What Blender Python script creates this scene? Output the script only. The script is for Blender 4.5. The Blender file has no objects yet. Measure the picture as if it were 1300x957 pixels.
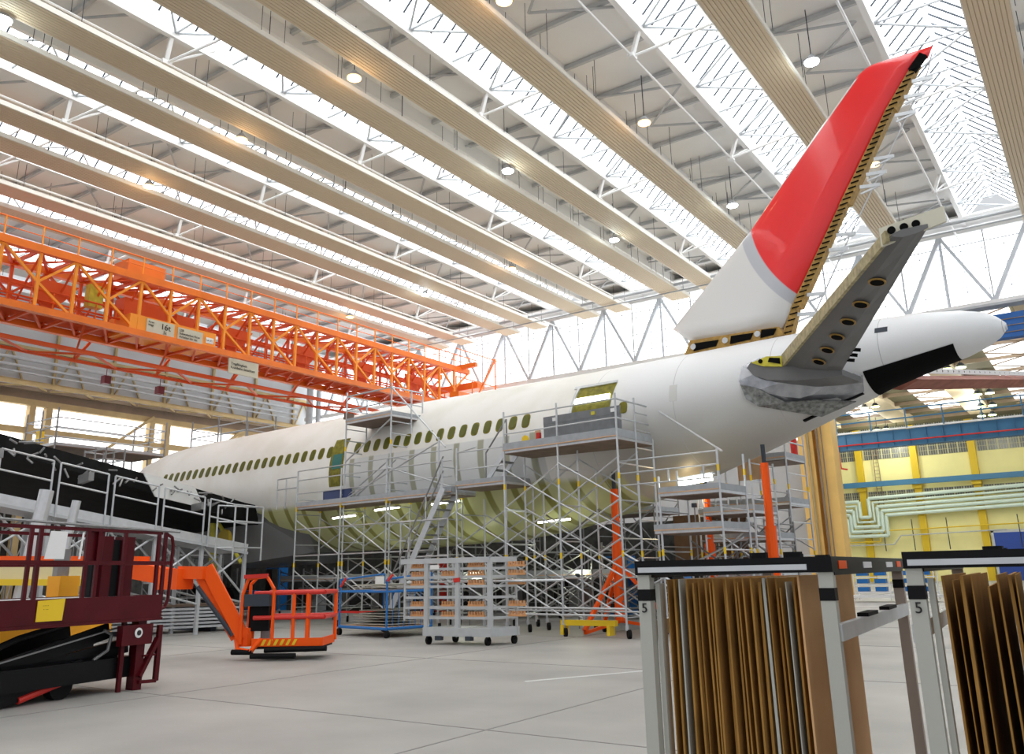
import bpy, bmesh, math, random
from mathutils import Vector, Matrix
random.seed(7)
V = Vector
scn = bpy.context.scene
COL = scn.collection

# ------------------------------------------------------------------ camera
PX, PY, W, H = 650.0, 434.0, 1300.0, 957.0
va = V((1424-PX, -(712-PY), 0)); vb = V((-940-PX, -(759-PY), 0))
FPX = math.sqrt(-(va.dot(vb)))
a = V((va.x, va.y, -FPX)).normalized()
b = V((vb.x, vb.y, -FPX)); b = (b - a*a.dot(b)).normalized()
X_ = -b; Y_ = a; Z_ = X_.cross(Y_)
Rm = Matrix((X_, Y_, Z_))
cam = bpy.data.cameras.new('camera'); camo = bpy.data.objects.new('camera', cam); COL.objects.link(camo)
cam.sensor_width = 36; cam.lens = 36*FPX/W; cam.shift_y = (PY-H/2)/W
cam.clip_start = 0.1; cam.clip_end = 400
EYE = V((0, 0, 1.65))
camo.matrix_world = Matrix.Translation(EYE) @ Rm.to_4x4()
scn.camera = camo

# ------------------------------------------------------------------ world and exposure
wd = bpy.data.worlds.new('sky'); scn.world = wd; wd.use_nodes = True
wb = wd.node_tree.nodes['Background']; wb.inputs[0].default_value = (.93, .96, 1, 1); wb.inputs[1].default_value = 0.6
vs = scn.view_settings
vs.view_transform = 'Standard'; vs.look = 'None'; vs.gamma = 1; vs.use_curve_mapping = False; vs.exposure = 0.30
GLASS = 2.7          # brightness of the daylight-filled roof glass
WALLGLASS = 2.0
LAMPW = 28
scn.cycles.max_bounces = 6; scn.cycles.diffuse_bounces = 4; scn.cycles.sample_clamp_indirect = 6
scn.cycles.use_denoising = True

# ------------------------------------------------------------------ materials
def mat(name, col, rough=.6, metal=0, noise=0, nscale=3, spec=.4, emit=None, es=0, coat=0):
    m = bpy.data.materials.new(name); m.use_nodes = True
    nt = m.node_tree; p = nt.nodes['Principled BSDF']
    p.inputs['Base Color'].default_value = (*col, 1); p.inputs['Roughness'].default_value = rough
    p.inputs['Metallic'].default_value = metal; p.inputs['Specular IOR Level'].default_value = spec
    p.inputs['Coat Weight'].default_value = coat
    if noise:
        tc = nt.nodes.new('ShaderNodeTexCoord'); n = nt.nodes.new('ShaderNodeTexNoise'); n.inputs['Scale'].default_value = nscale
        n.inputs['Detail'].default_value = 5
        r = nt.nodes.new('ShaderNodeValToRGB')
        r.color_ramp.elements[0].position = .3; r.color_ramp.elements[1].position = .7
        r.color_ramp.elements[0].color = (*[max(0, c*(1-noise)) for c in col], 1)
        r.color_ramp.elements[1].color = (*[min(1, c*(1+noise*.6)) for c in col], 1)
        nt.links.new(tc.outputs['Object'], n.inputs['Vector']); nt.links.new(n.outputs['Fac'], r.inputs['Fac'])
        nt.links.new(r.outputs['Color'], p.inputs['Base Color'])
    if emit:
        p.inputs['Emission Color'].default_value = (*emit, 1); p.inputs['Emission Strength'].default_value = es
    return m
M = {}
M['floor'] = mat('concrete', (.40, .385, .36), .5, noise=.2, nscale=.45, spec=.3)
M['deck'] = mat('roof_deck', (.82, .82, .81), .8, noise=.05, nscale=.3)
M['white'] = mat('white_steel', (.80, .80, .79), .5)
M['truss'] = mat('truss_steel', (.58, .62, .66), .5)
M['gsteel'] = mat('grey_steel', (.48, .50, .52), .5, noise=.1, nscale=2)
M['panel'] = mat('beige_heating_panel', (.66, .54, .375), .6)
M['pedge'] = mat('heating_panel_flange', (.80, .76, .68), .5)
M['glass'] = mat('daylit_glass', (.9, .92, .95), .4, emit=(.97, .99, 1), es=GLASS)
M['wglass'] = mat('daylit_wall_glass', (.9, .92, .95), .4, emit=(.97, .99, 1), es=WALLGLASS)
M['bar'] = mat('glazing_bar', (.035, .045, .06), .6)
M['mull'] = mat('pale_mullion', (.62, .66, .70), .5)
M['tan'] = mat('tan_steel', (.46, .34, .16), .6, noise=.15, nscale=1)
M['brownst'] = mat('brown_steel', (.26, .19, .13), .6, noise=.15, nscale=1)
M['wallgrey'] = mat('grey_cladding', (.50, .51, .52), .7, noise=.06, nscale=.4)
M['orange'] = mat('crane_orange', (.90, .20, .018), .45, noise=.12, nscale=1)
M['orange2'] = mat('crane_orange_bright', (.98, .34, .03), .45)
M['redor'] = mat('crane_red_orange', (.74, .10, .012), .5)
M['lor'] = mat('lift_orange', (.95, .105, .004), .45, spec=.25)
M['cream'] = mat('cream_paint', (.80, .68, .36), .45)
M['burg'] = mat('burgundy_paint', (.085, .004, .008), .4, noise=.2, nscale=3, spec=.2)
M['black'] = mat('black_rubber', (.008, .008, .009), .6, spec=.12)
M['blackp'] = mat('black_paint', (.007, .007, .008), .45, spec=.15)
M['alu'] = mat('aluminium', (.62, .64, .66), .36, metal=.55, noise=.08, nscale=6)
M['galv'] = mat('galvanised_tube', (.56, .58, .60), .38, metal=.55, noise=.12, nscale=4)
M['galvd'] = mat('dark_tube', (.27, .27, .27), .5, metal=.5, noise=.15, nscale=4)  # darker tube copy, paints in gloom on rear scaffolds; also hoses and treads
M['toe'] = mat('grey_toe_board', (.36, .38, .40), .5, noise=.12, nscale=5)
M['wood'] = mat('deck_underside', (.20, .14, .105), .7, noise=.2, nscale=3)
M['ply'] = mat('plywood', (.62, .40, .24), .7, noise=.15, nscale=3)
M['block'] = mat('copper_wood', (.66, .33, .14), .6, noise=.15, nscale=6)
M['card'] = mat('cardboard', (.72, .43, .21), .85, noise=.12, nscale=2, spec=.2)
M['cardd'] = mat('cardboard_edge', (.40, .21, .055), .85, noise=.2, nscale=5, spec=.2)
M['gpost'] = mat('grey_green_post', (.50, .50, .45), .5)
M['blue'] = mat('blue_paint', (.02, .17, .50), .4)
M['cblue'] = mat('crane_blue', (.045, .17, .32), .5, noise=.12, nscale=.8)
M['yel'] = mat('yellow_paint', (.86, .58, .02), .5)
M['amber'] = mat('amber_paint', (.95, .42, .01), .45)
M['ycol'] = mat('yellow_column', (.84, .54, .17), .55, noise=.1, nscale=.7)
M['ycol2'] = mat('ochre_column', (.68, .47, .02), .55)
M['ywall'] = mat('pale_yellow_wall', (.86, .80, .38), .75, noise=.06, nscale=.5)
M['gridw'] = mat('dark_window', (.09, .10, .11), .3)
M['pipe'] = mat('pale_green_pipe', (.62, .74, .68), .45)
M['red'] = mat('red_paint', (.62, .03, .02), .4)
M['gold'] = mat('primer_gold', (.42, .25, .06), .55, noise=.35, nscale=9)
M['olive'] = mat('olive_primer', (.20, .18, .012), .6, noise=.45, nscale=7)
M['oliveb'] = mat('bright_primer', (.62, .55, .05), .5, noise=.2, nscale=4)
M['dark'] = mat('dark_cavity', (.006, .006, .006), .8, spec=.05)
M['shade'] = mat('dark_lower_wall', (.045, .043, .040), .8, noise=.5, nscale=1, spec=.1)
M['stab'] = mat('dark_grey_skin', (.15, .15, .15), .42, noise=.12, nscale=1.2)
M['wing'] = mat('wing_dark', (.010, .010, .010), .7, noise=.5, nscale=2, spec=.1)
M['fair'] = mat('metal_fairing', (.44, .45, .48), .25, metal=.7, noise=.35, nscale=3)
M['paper'] = mat('paper', (.85, .85, .84), .7)
M['sign'] = mat('beige_sign', (.62, .58, .46), .6)
M['ink'] = mat('black_ink', (.02, .02, .02), .6)
M['tube'] = mat('lit_tube', (1, 1, .95), .4, emit=(.95, 1, .86), es=9)
M['warm'] = mat('warm_lamp', (1, .8, .5), .4, emit=(1, .60, .22), es=2.8)
M['cool'] = mat('cool_lamp', (.9, 1, 1), .4, emit=(.80, .96, 1), es=30)
M['green'] = mat('green_lamp', (.9, 1, .8), .4, emit=(.80, 1, .35), es=5)
M['whitewall'] = mat('white_board', (.78, .78, .76), .6)
M['pillar'] = mat('rear_post', (.36,.29,.24), .6)
M['navy'] = mat('navy_panel', (.03, .05, .15), .4)
M['greenp'] = mat('green_plastic', (.02, .5, .05), .4)
M['paint'] = mat('white_floor_paint', (.66, .66, .64), .6)
M['brick'] = mat('brown_sheeting', (.20, .11, .06), .7, noise=.2, nscale=3)
M['rubr'] = mat('rust_red_skin', (.34, .12, .08), .6, noise=.3, nscale=3)
M['chk'] = mat('grey_panel_box', (.20, .21, .22), .6, noise=.15, nscale=5)

# ------------------------------------------------------------------ mesh helpers
XF = None
class MB:
    def __init__(s): s.v = []; s.f = []
    def add(s, vs, fs):
        n = len(s.v); s.v += [tuple(v) for v in vs]; s.f += [tuple(i+n for i in f) for f in fs]; return s
    def box(s, c, d, rz=0):
        hx, hy, hz = d[0]/2, d[1]/2, d[2]/2; c = V(c); co, si = math.cos(rz), math.sin(rz)
        vs = [c+V((x*co-y*si, x*si+y*co, z)) for x, y, z in
              [(-hx,-hy,-hz),(hx,-hy,-hz),(hx,hy,-hz),(-hx,hy,-hz),(-hx,-hy,hz),(hx,-hy,hz),(hx,hy,hz),(-hx,hy,hz)]]
        return s.add(vs, [(0,3,2,1),(4,5,6,7),(0,1,5,4),(1,2,6,5),(2,3,7,6),(3,0,4,7)])
    def b2(s, p, q):
        p = V(p); q = V(q); return s.box((p+q)/2, [abs(x) for x in (q-p)])
    def bar(s, p, q, w, h, up=(0,0,1)):
        p = V(p); q = V(q); d = (q-p).normalized(); u = V(up)
        if abs(d.dot(u)) > .99: u = V((0,1,0))
        sx = d.cross(u).normalized()*w/2; u = sx.cross(d).normalized()*h/2
        vs = [p-sx-u, p+sx-u, p+sx+u, p-sx+u, q-sx-u, q+sx-u, q+sx+u, q-sx+u]
        return s.add(vs, [(0,1,2,3),(7,6,5,4),(0,4,5,1),(1,5,6,2),(2,6,7,3),(3,7,4,0)])
    def tube(s, p, q, r, n=6, r2=None):
        p = V(p); q = V(q); d = (q-p).normalized(); u = V((0,0,1)) if abs(d.z) < .95 else V((1,0,0))
        x = d.cross(u).normalized(); y = d.cross(x); r2 = r if r2 is None else r2
        A = [p+(x*math.cos(t)+y*math.sin(t))*r for t in [2*math.pi*i/n for i in range(n)]]
        B = [q+(x*math.cos(t)+y*math.sin(t))*r2 for t in [2*math.pi*i/n for i in range(n)]]
        return s.add(A+B, [(i,(i+1)%n,n+(i+1)%n,n+i) for i in range(n)]+[tuple(range(n))[::-1], tuple(range(n,2*n))])
    def path(s, pts, r, n=6):
        for p, q in zip(pts, pts[1:]): s.tube(p, q, r, n)
        return s
    def prism(s, pts, off):
        n = len(pts); off = V(off); A = [V(p) for p in pts]; B = [p+off for p in A]
        return s.add(A+B, [tuple(range(n))[::-1], tuple(range(n,2*n))]+[(i,(i+1)%n,n+(i+1)%n,n+i) for i in range(n)])
    def loft(s, rings, caps=True):
        n = len(rings[0]); m = len(rings); vs = [p for r in rings for p in r]
        fs = [(i*n+j, i*n+(j+1)%n, (i+1)*n+(j+1)%n, (i+1)*n+j) for i in range(m-1) for j in range(n)]
        if caps: fs += [tuple(range(n))[::-1], tuple(range((m-1)*n, m*n))]
        return s.add(vs, fs)
    def disc(s, c, nrm, r, t=.02, n=14, ax=None, ry=None):
        nrm = V(nrm).normalized(); u = V(ax) if ax else (V((0,0,1)) if abs(nrm.z) < .9 else V((1,0,0)))
        u = (u-nrm*u.dot(nrm)).normalized(); w = nrm.cross(u); ry = ry or r; c = V(c)
        P = [c+u*r*math.cos(2*math.pi*i/n)+w*ry*math.sin(2*math.pi*i/n) for i in range(n)]
        return s.prism(P, nrm*t)
    def build(s, name, m, parent=None, label=None, smooth=False):
        o0 = V(parent['_loc']) if parent is not None and '_loc' in parent else V((0,0,0))
        me = bpy.data.meshes.new(name); me.from_pydata([tuple((XF @ V(v) if XF else V(v))-o0) for v in s.v], [], s.f); me.update()
        bm = bmesh.new(); bm.from_mesh(me); bmesh.ops.recalc_face_normals(bm, faces=bm.faces[:]); bm.to_mesh(me); bm.free()
        if smooth:
            for p in me.polygons: p.use_smooth = True
        me.materials.append(M[m] if isinstance(m, str) else m)
        o = bpy.data.objects.new(name, me); COL.objects.link(o)
        if parent is not None:
            o.parent = parent
            o['_loc'] = tuple(o0)
        if label: o['label'] = label
        return o
def thing(name, label, cat, loc=(0,0,0), group=None):
    if XF: loc = tuple(XF @ V(loc))
    o = bpy.data.objects.new(name, None); COL.objects.link(o); o.location = loc; o['_loc'] = tuple(loc)
    o['label'] = label; o['category'] = cat
    if group: o['group'] = group
    return o
def tag(o, label, cat, group=None):
    o['label'] = label; o['category'] = cat
    if group: o['group'] = group
    return o
def struct(o): o['kind'] = 'structure'; return o
def dup(root, off, label=None):
    r = root.copy(); COL.objects.link(r); r.location = V(root.location)+V(off)
    if label: r['label'] = label
    for ch in list(root.children):
        c = ch.copy(); COL.objects.link(c); c.parent = r
        for g in ch.children:
            d = g.copy(); COL.objects.link(d); d.parent = c
    return r
def text(s, size, origin, right, up_, m, parent, name='lettering'):
    cu = bpy.data.curves.new(name, 'FONT'); cu.body = s; cu.size = size; cu.extrude = .004; cu.materials.append(M[m])
    to = bpy.data.objects.new(name, cu); COL.objects.link(to); bpy.context.view_layer.update()
    me = bpy.data.meshes.new_from_object(to.evaluated_get(bpy.context.evaluated_depsgraph_get())); bpy.data.objects.remove(to)
    me.materials.clear(); me.materials.append(M[m]); o = bpy.data.objects.new(name, me); COL.objects.link(o)
    r = V(right).normalized(); u = V(up_).normalized(); n = r.cross(u)
    mm = Matrix((r, u, n)).transposed().to_4x4(); o0 = V(parent['_loc']) if parent is not None else V((0,0,0))
    o.matrix_world = Matrix.Translation((XF @ V(origin) if XF else V(origin))-o0) @ ((XF.to_3x3().to_4x4() @ mm) if XF else mm)
    if parent is not None: o.parent = parent
    return o

# ================================================================== SETTING: floor
YF, YB = 51.0, 100.0
struct(MB().b2((-60,-8,-.2), (14,YB,0)).build('floor', 'floor'))
j = MB()
for x in range(-54, 12, 6): j.b2((x-.012,-8,0), (x+.012,YB-.1,.004))
for y in range(-4, 96, 6): j.b2((-59.8,y-.012,0), (13.8,y+.012,.004))
struct(j.build('trim_1', mat('joint', (.28,.27,.255), .8)))
lp = MB()
lp.bar((-8.0,11.7,.003), (-6.9,13.9,.003), .10, .006)
struct(lp.build('trim_2', 'paint'))
struct(MB().bar((-8.4,24.6,.003), (-3.2,11.6,.003), .14, .006).build('trim_3', 'paint'))

# ================================================================== SETTING: roof
P = 6.6; Y0, Y1 = -7.0, YF-.3
ZR = 20.0
def skylight(k):
    x0 = -3.96-P*k; x1 = x0+2.75; xm = (x0+x1)/2; zr = ZR+1.7
    g = MB()
    g.add([(x0,Y0,ZR+.35),(x0,Y1,ZR+.35),(xm,Y1,zr),(xm,Y0,zr)], [(0,1,2,3)])
    g.add([(x1,Y0,ZR+.35),(x1,Y1,ZR+.35),(xm,Y1,zr),(xm,Y0,zr)], [(0,1,2,3)])
    w = struct(g.build('window_%d' % (k+10), 'glass'))
    br = MB(); y = Y0+.3
    while y < Y1:
        br.bar((x0+.05,y,ZR+.37), (xm,y,zr-.04), .05, .07); br.bar((x1-.05,y,ZR+.37), (xm,y,zr-.04), .05, .07); y += .72
    struct(br.build('window_%d_bars' % (k+10), 'bar', None))
    t = struct(MB().b2((x0-.16,Y0,ZR-.3),(x0+.04,Y1,ZR+.4)).b2((x1-.04,Y0,ZR-.3),(x1+.16,Y1,ZR+.4)).b2((xm-.14,Y0,zr-.05),(xm+.14,Y1,zr+.12)).build('trim_%d' % (20+k), 'white'))
    tr = thing('roof_truss', 'white steel lattice under the roof glass, %s' % RT[k+1], 'roof truss', (xm,Y0,ZR), 'roof trusses under the skylights')
    z = ZR-.1; lat = MB(); y = 14.2-9.35*2-9.35/4; n = 0; st = 9.35/4
    while y < Y1:
        if y > Y0:
            s = (x0, x1) if n % 2 else (x1, x0)
            lat.tube((s[0],y,z), (s[1],min(y+st, Y1),z), .045); lat.tube((x0,y,z), (x1,y,z), .04)
        y += st; n += 1
    lat.build('lattice', 'truss', tr)
    MB().tube((xm,Y0,zr-.35), (xm,Y1,zr-.35), .09, 8).build('ridge_pipe', 'white', tr)
    xc = x0-.45; MB().tube((xc,Y0,18.9), (xc,Y1,18.9), .05).build('bottom_chord', 'white', tr)
    for i in range(-1, 4):
        y = 14.2+9.35*i
        if Y0 < y < Y1:
            hv = MB().bar((xc,y,18.9), (x0,y-.1,ZR), .13, .13).tube((xc,y,18.9), (x1,y+1.4,ZR), .05).tube((xc,y,18.9), (x0+.1,y+1.5,ZR), .05)
            hv.box((xc,y,18.9), (.22,.35,.16)); hv.build('hanger', 'white', tr)
RT = ['above the right edge of the picture', 'to the right of the red tail fin', 'crossing behind the middle of the tail fin', 'ending just left of the tail fin root', 'third glazed strip from the tail fin',
      'fourth glazed strip counted from the tail fin', 'fifth glazed strip from the fin', 'sixth glazed strip from the fin', 'nearly hidden behind the orange crane', 'last one beside the left wall']
for k in range(-1, 8): skylight(k)
for k in range(-1, 9):
    x1 = -3.96-P*k+2.75; 
    xa = x1+.1-P; xb = x1-2.75-.1
    if k == -1: pass
    dk = MB().b2((xa,Y0,ZR+.3), (xb,Y1,ZR+.4)); struct(dk.build('ceiling', 'deck'))
    pu = MB(); y = 21.9-2.55*11
    while y < Y1:
        if y > Y0: pu.bar((xa-.05,y,ZR+.16), (xb+.05,y,ZR+.16), .13, .16)
        y += 2.55
    struct(pu.build('trim_%d' % (40+k), 'gsteel'))
    # drop wires and slanting wind braces
    wr = MB(); 
    for i in range(12):
        y = 8+3.3*i; wr.tube((xa+1.3,y,18.5), (xa+1.3,y,ZR+.3), .012, 4); wr.tube((xa+.4,y+1,18.5), (xa+.4,y+1,ZR+.3), .012, 4)
    struct(wr.build('trim_%d' % (60+k), 'bar'))
for k in (0, 1, 2, 3, 4, 5):
    xa = -3.96-P*k-P+2.85; xb = -3.96-P*k-.1; zb = ZR+.02; w = MB()
    for y in (8, 17.3, 26.7, 36, 45):
        w.tube((xa,y,zb), (xb-.4,y+1.2,zb), .05); w.tube((xb-.4,y+1.2,zb), (xa+.9,y+3.4,zb), .05); w.tube((xa+.9,y+3.4,zb), (xb,y+5.0,zb), .05)
    struct(w.build('trim_%d' % (80+k), 'gsteel'))

def heater(x0, x1, label, z=18.4):
    o = thing('heating_panel', label, 'ceiling panel', ((x0+x1)/2, Y0, z), 'beige radiant panels hanging under the roof')
    n = 9; w = (x1-x0)/n; ya, yb = Y0, 48.5; vs = []; prof = []
    for i in range(n):
        prof += [(x0+i*w, z+.03), (x0+i*w+w*.12, z), (x0+i*w+w*.88, z)]
    prof += [(x1, z+.03), (x1, z+.16), (x0, z+.16)]
    A = [(x, ya, zz) for x, zz in prof]; B = [(x, yb, zz) for x, zz in prof]
    MB().loft([A, B]).build('ribbed_sheet', 'panel', o)
    MB().b2((x0-.04,ya,z+.02),(x0,yb,z+.2)).b2((x1,ya,z+.02),(x1+.04,yb,z+.2)).build('flange', 'pedge', o)
    s = MB(); y = 2.
    while y < yb: s.tube(((x0+x1)/2-.4,y,z+.1), ((x0+x1)/2-.4,y,ZR+.2), .012, 4).tube(((x0+x1)/2+.4,y,z+.1), ((x0+x1)/2+.4,y,ZR+.2), .012, 4); y += 4.6
    s.build('hanger', 'bar', o)
    return o
HL = ['at the far right edge of the picture', 'passing behind the red fin', 'to the left of the fin base', 'second whole strip left of the fin', 'third wide strip left of the fin', 'fourth wide strip left of the fin', 'fifth wide strip, over the crane']
for k in range(0, 7): heater(-1.17-P*k, .06-P*k, 'long beige ribbed radiant panel under the roof, '+HL[k])
for i, k in enumerate((0, 1, 2, 3)):
    heater(-18.5-P*k, -17.35-P*k, 'narrower beige ribbed panel running beside the roof chord, '+['nearest the middle', 'one strip further left', 'two strips further left', 'just above the orange crane'][i])

# hanging hall lamps
def lamp(x, y, kind, label, z=18.2):
    o = thing('hall_lamp', label, 'lamp', (x, y, z), 'hanging lamps under the roof')
    MB().tube((x,y,z+.28), (x,y,ZR+.3), .018, 6).build('rod', 'bar', o)
    MB().tube((x,y,z+.05), (x,y,z+.30), .26, 14, .09).build('reflector', 'gsteel', o)
    MB().tube((x,y,z), (x,y,z+.05), .24, 14).build('bulb_glass', kind, o)
    if kind in ('warm', 'cool'):
        l = bpy.data.lights.new('lamp_light', 'POINT'); l.energy = LAMPW; l.color = (1,.62,.3) if kind == 'warm' else (.85,.97,1); l.shadow_soft_size = .2
        lo = bpy.data.objects.new('lamp_light', l); COL.objects.link(lo); lo.location = (0, 0, -.25); lo.parent = o
for x, y, kd, lb in [(-18.9,18.0,'warm','upper left, between two beige strips'), (-25.5,18.4,'warm','above the crane, third strip in'), (-32.05,18.6,'warm','at far left above the orange crane'),
    (-12.2,26.8,'warm','in the middle of the grey roof, on a long rod'), (-12.37,17.77,'warm','at the top edge of the picture'), (-5.84,35.9,'warm','right behind the fin trailing edge'),
    (-25.46,36.8,'warm','far off above the fuselage middle'), (-39.2,37.7,'warm','far off just over the orange crane'), (-25.2,9.4,'cool','at the top left corner'),
    (-5.8,26.6,'cool','white, above the fin leading edge'), (-18.7,26.9,'cool','white, in the middle left of the roof'), (-18.8,36.6,'cool','white, far middle above the fuselage'),
    (-12.28,36.26,'cool','white, left of the red fin'), (-32.3,37.3,'cool','white, far left of centre')]:
    lamp(x, y, kd, ('hanging lamp glowing warm orange, ' if kd == 'warm' else 'hanging lamp glowing cold, ')+lb)

# ================================================================== SETTING: back gable with glazing
XL, XR = -58.0, 10.0
g = MB().b2((XL,YF,9.0), (-14.6,YF+.06,19.9)).b2((-14.6,YF,15.5), (XR,YF+.06,19.9)); struct(g.build('window_1', 'wglass'))
g = MB(); x = XL
while x < XR:
    zb = 9 if x < -14.6 else 15.5
    g.b2((x-.02,YF-.05,zb), (x+.02,YF,19.9)); x += 1.07
for z in (10.4, 11.8, 13.2, 14.6): g.b2((XL,YF-.05,z-.02), (-14.6,YF,z+.02))
for z in (16.2, 17.4, 18.6): g.b2((XL,YF-.05,z-.02), (XR,YF,z+.02))
struct(g.build('window_1_grid', 'mull'))
struct(MB().b2((XL,YF-.25,19.55), (XR,YF+.2,20.6)).build('trim_4', 'gsteel'))
struct(MB().b2((XL,48.6,19.75), (XR,YF,19.85)).build('trim_5', 'white'))
struct(MB().b2((-58,YF,0), (-14.6,YF+.2,9)).build('wall_back', 'wallgrey'))
gt = thing('gable_truss', 'white steel zigzag truss standing in front of the end wall glazing', 'truss', (-20,YF-.8,15.4))
MB().b2((XL+.6,YF-.9,15.0), (XR,YF-.65,15.3)).build('bottom_chord', 'white', gt)
MB().b2((XL+.6,YF-.9,19.35), (XR,YF-.65,19.6)).build('top_chord', 'white', gt)
MB().tube((XL+.6,YF-.7,18.75), (XR,YF-.7,18.75), .03).build('cable', 'gsteel', gt)
for n in range(-1, 12):
    x = -5.4-4.3*n
    MB().bar((x,YF-.78,19.4), (x-2.15,YF-.78,15.2), .22, .22, (0,1,0)).build('diagonal', 'truss', gt)
    MB().bar((x,YF-.78,19.4), (x+2.15,YF-.78,15.2), .16, .16, (0,1,0)).build('diagonal', 'truss', gt)
    MB().bar((x,YF-.78,15.2), (x,YF-.78,19.4), .12, .12, (0,1,0)).build('post', 'truss', gt)
    MB().bar((x+2.15,YF-.78,15.2), (x+2.15,YF-.78,19.4), .07, .07, (0,1,0)).build('post', 'gsteel', gt)
tag(MB().tube((-50,46,18.55), (8,46,18.55), .09, 8).tube((-50,46.5,18.3), (8,46.5,18.3), .05, 8).build('roof_pipe', 'gsteel'), 'long grey double pipe crossing under the roof in front of the end wall', 'pipe')
cw = thing('catwalk', 'narrow grey catwalk with thin pipe along the foot of the right glazing', 'catwalk', (-4,YF-1.5,14.9))
MB().b2((-14.6,YF-1.9,14.72), (XR,YF-1.0,14.85)).build('walkway', 'gsteel', cw)
MB().tube((-14.6,YF-1.5,14.9), (XR,YF-1.5,14.9), .025).build('cable', 'red', cw)

# ================================================================== SETTING: left wall
struct(MB().b2((XL-.3,Y0,14.0), (XL,YF,20.6)).build('wall_left', 'wallgrey'))
struct(MB().b2((XL-.35,Y0,7.4), (XL-.3,YF,14.0)).build('window_2', 'wglass'))
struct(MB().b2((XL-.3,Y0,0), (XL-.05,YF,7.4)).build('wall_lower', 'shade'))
t = MB()
for z in (14.6, 16.9): t.b2((XL,Y0,z-.1), (XL+.2,YF,z+.1))
y = 3.
while y < YF:
    t.bar((XL+.12,y,14.1), (XL+.12,y,19.6), .16, .2, (1,0,0)); t.bar((XL+.12,y,14.1), (XL+.12,y+1.2,16.8), .1, .1); t.bar((XL+.12,y+2.4,14.1), (XL+.12,y+1.2,16.8), .1, .1); y += 4.2
struct(t.build('trim_6', 'tan'))
wp = thing('wall_pipes', 'three grey pipes running along the upper left wall', 'pipe', (XL+1,20,15.2))
for z, r in ((15.9,.12), (15.4,.1), (15.0,.07)): MB().tube((XL+.9,Y0,z), (XL+.9,YF-2,z), r, 8).build('pipe', 'gsteel', wp)
gd = thing('door_girder', 'brown and tan lattice girder above the bright left openings', 'girder', (XL+1.5,20,13.4))
MB().b2((XL+.6,Y0,13.9), (XL+.85,YF-1,14.15)).build('chord', 'brownst', gd)
MB().b2((XL+2.2,Y0,13.9), (XL+2.4,YF-1,14.1)).build('chord', 'tan', gd)
MB().b2((XL+.02,Y0,13.0), (XL+.5,YF-1,13.4)).build('chord', 'tan', gd)
MB().b2((XL+.02,Y0,13.4), (XL+.3,YF-1,13.98)).build('web', 'brownst', gd)
y = 2.
l = MB()
while y < YF-4: l.bar((XL+.7,y,14.0), (XL+2.3,y+1.6,14.0), .1, .1).bar((XL+2.3,y+1.6,14.0), (XL+.7,y+3.2,14.0), .1, .1); y += 3.2
l.build('lacing', 'tan', gd)
MB().b2((XL+.05,Y0,11.15), (XL+.4,YF-1,11.55)).build('rail', 'tan', gd)
for i, y in enumerate((9, 10.1, 18, 19.1, 26.9, 28.0, 35.6, 36.9, 43.5, 45)):
    tag(MB().b2((XL+.02,y-.2,0), (XL+.55,y+.2,12.98)).build('wall_column', 'tan'), 'tan steel column standing in the bright left opening', 'column', 'columns in the left openings')
tag(MB().bar((XL+.6,28.3,7.5), (XL+.6,35.6,13.4), .18, .18).bar((XL+.6,37,8), (XL+.6,43.6,13.4), .18, .18).build('wall_brace', 'tan'), 'slanting tan braces between columns of the left opening', 'brace')
tag(MB().tube((-56.2,49.6,0), (-56.2,49.6,19.5), .3, 10).tube((-55.4,49.9,0), (-55.4,49.9,19.5), .22, 10).build('drain_pipe', 'gsteel'), 'pair of thick grey vertical pipes in the far left corner', 'pipe')

# ================================================================== SETTING: right half, the hall beyond
def wy(x, z): return (x*YB/90., (z-1.65)*YB/90.+1.65)
struct(MB().b2((-30,YB,0), (16,YB+.3,17)).build('wall_far', 'ywall'))
struct(MB().b2((-30,YF,16.5), (16,YB,16.7)).build('ceiling', mat('far_deck', (.22,.20,.13), .8)))
struct(MB().b2((-30.3,YF+.2,0), (-30,YB,17)).build('wall_beyond', 'whitewall'))
t = MB()
for y in range(55, 100, 5): t.bar((-30,y,16.3), (16,y,16.3), .16, .3)
struct(t.build('trim_7', 'brownst'))
for i, x in enumerate((-2, -9.2, -16.4, -23.6)):
    struct(MB().b2((x-3.6,YF+.5,16.36), (x-1.0,YB-9,16.44)).build('window_%d' % (50+i), 'wglass'))
    tag(MB().b2((x-.7,YF+.5,15.98), (x+1.3,YB-6,16.485)).build('heating_panel', 'panel'), 'beige ribbed panel under the ceiling of the hall beyond', 'ceiling panel', 'panels in the hall beyond')
    l = MB(); y = YF+2
    while y < YB-9: l.tube((x-3.6,y,16.2), (x-1,y+2.4,16.2), .05).tube((x-1,y+2.4,16.2), (x-3.6,y+4.8,16.2), .05); y += 4.8
    tag(l.build('roof_lattice', 'brownst'), 'thin steel lattice below a skylight of the hall beyond', 'truss', 'lattices in the hall beyond')
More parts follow.
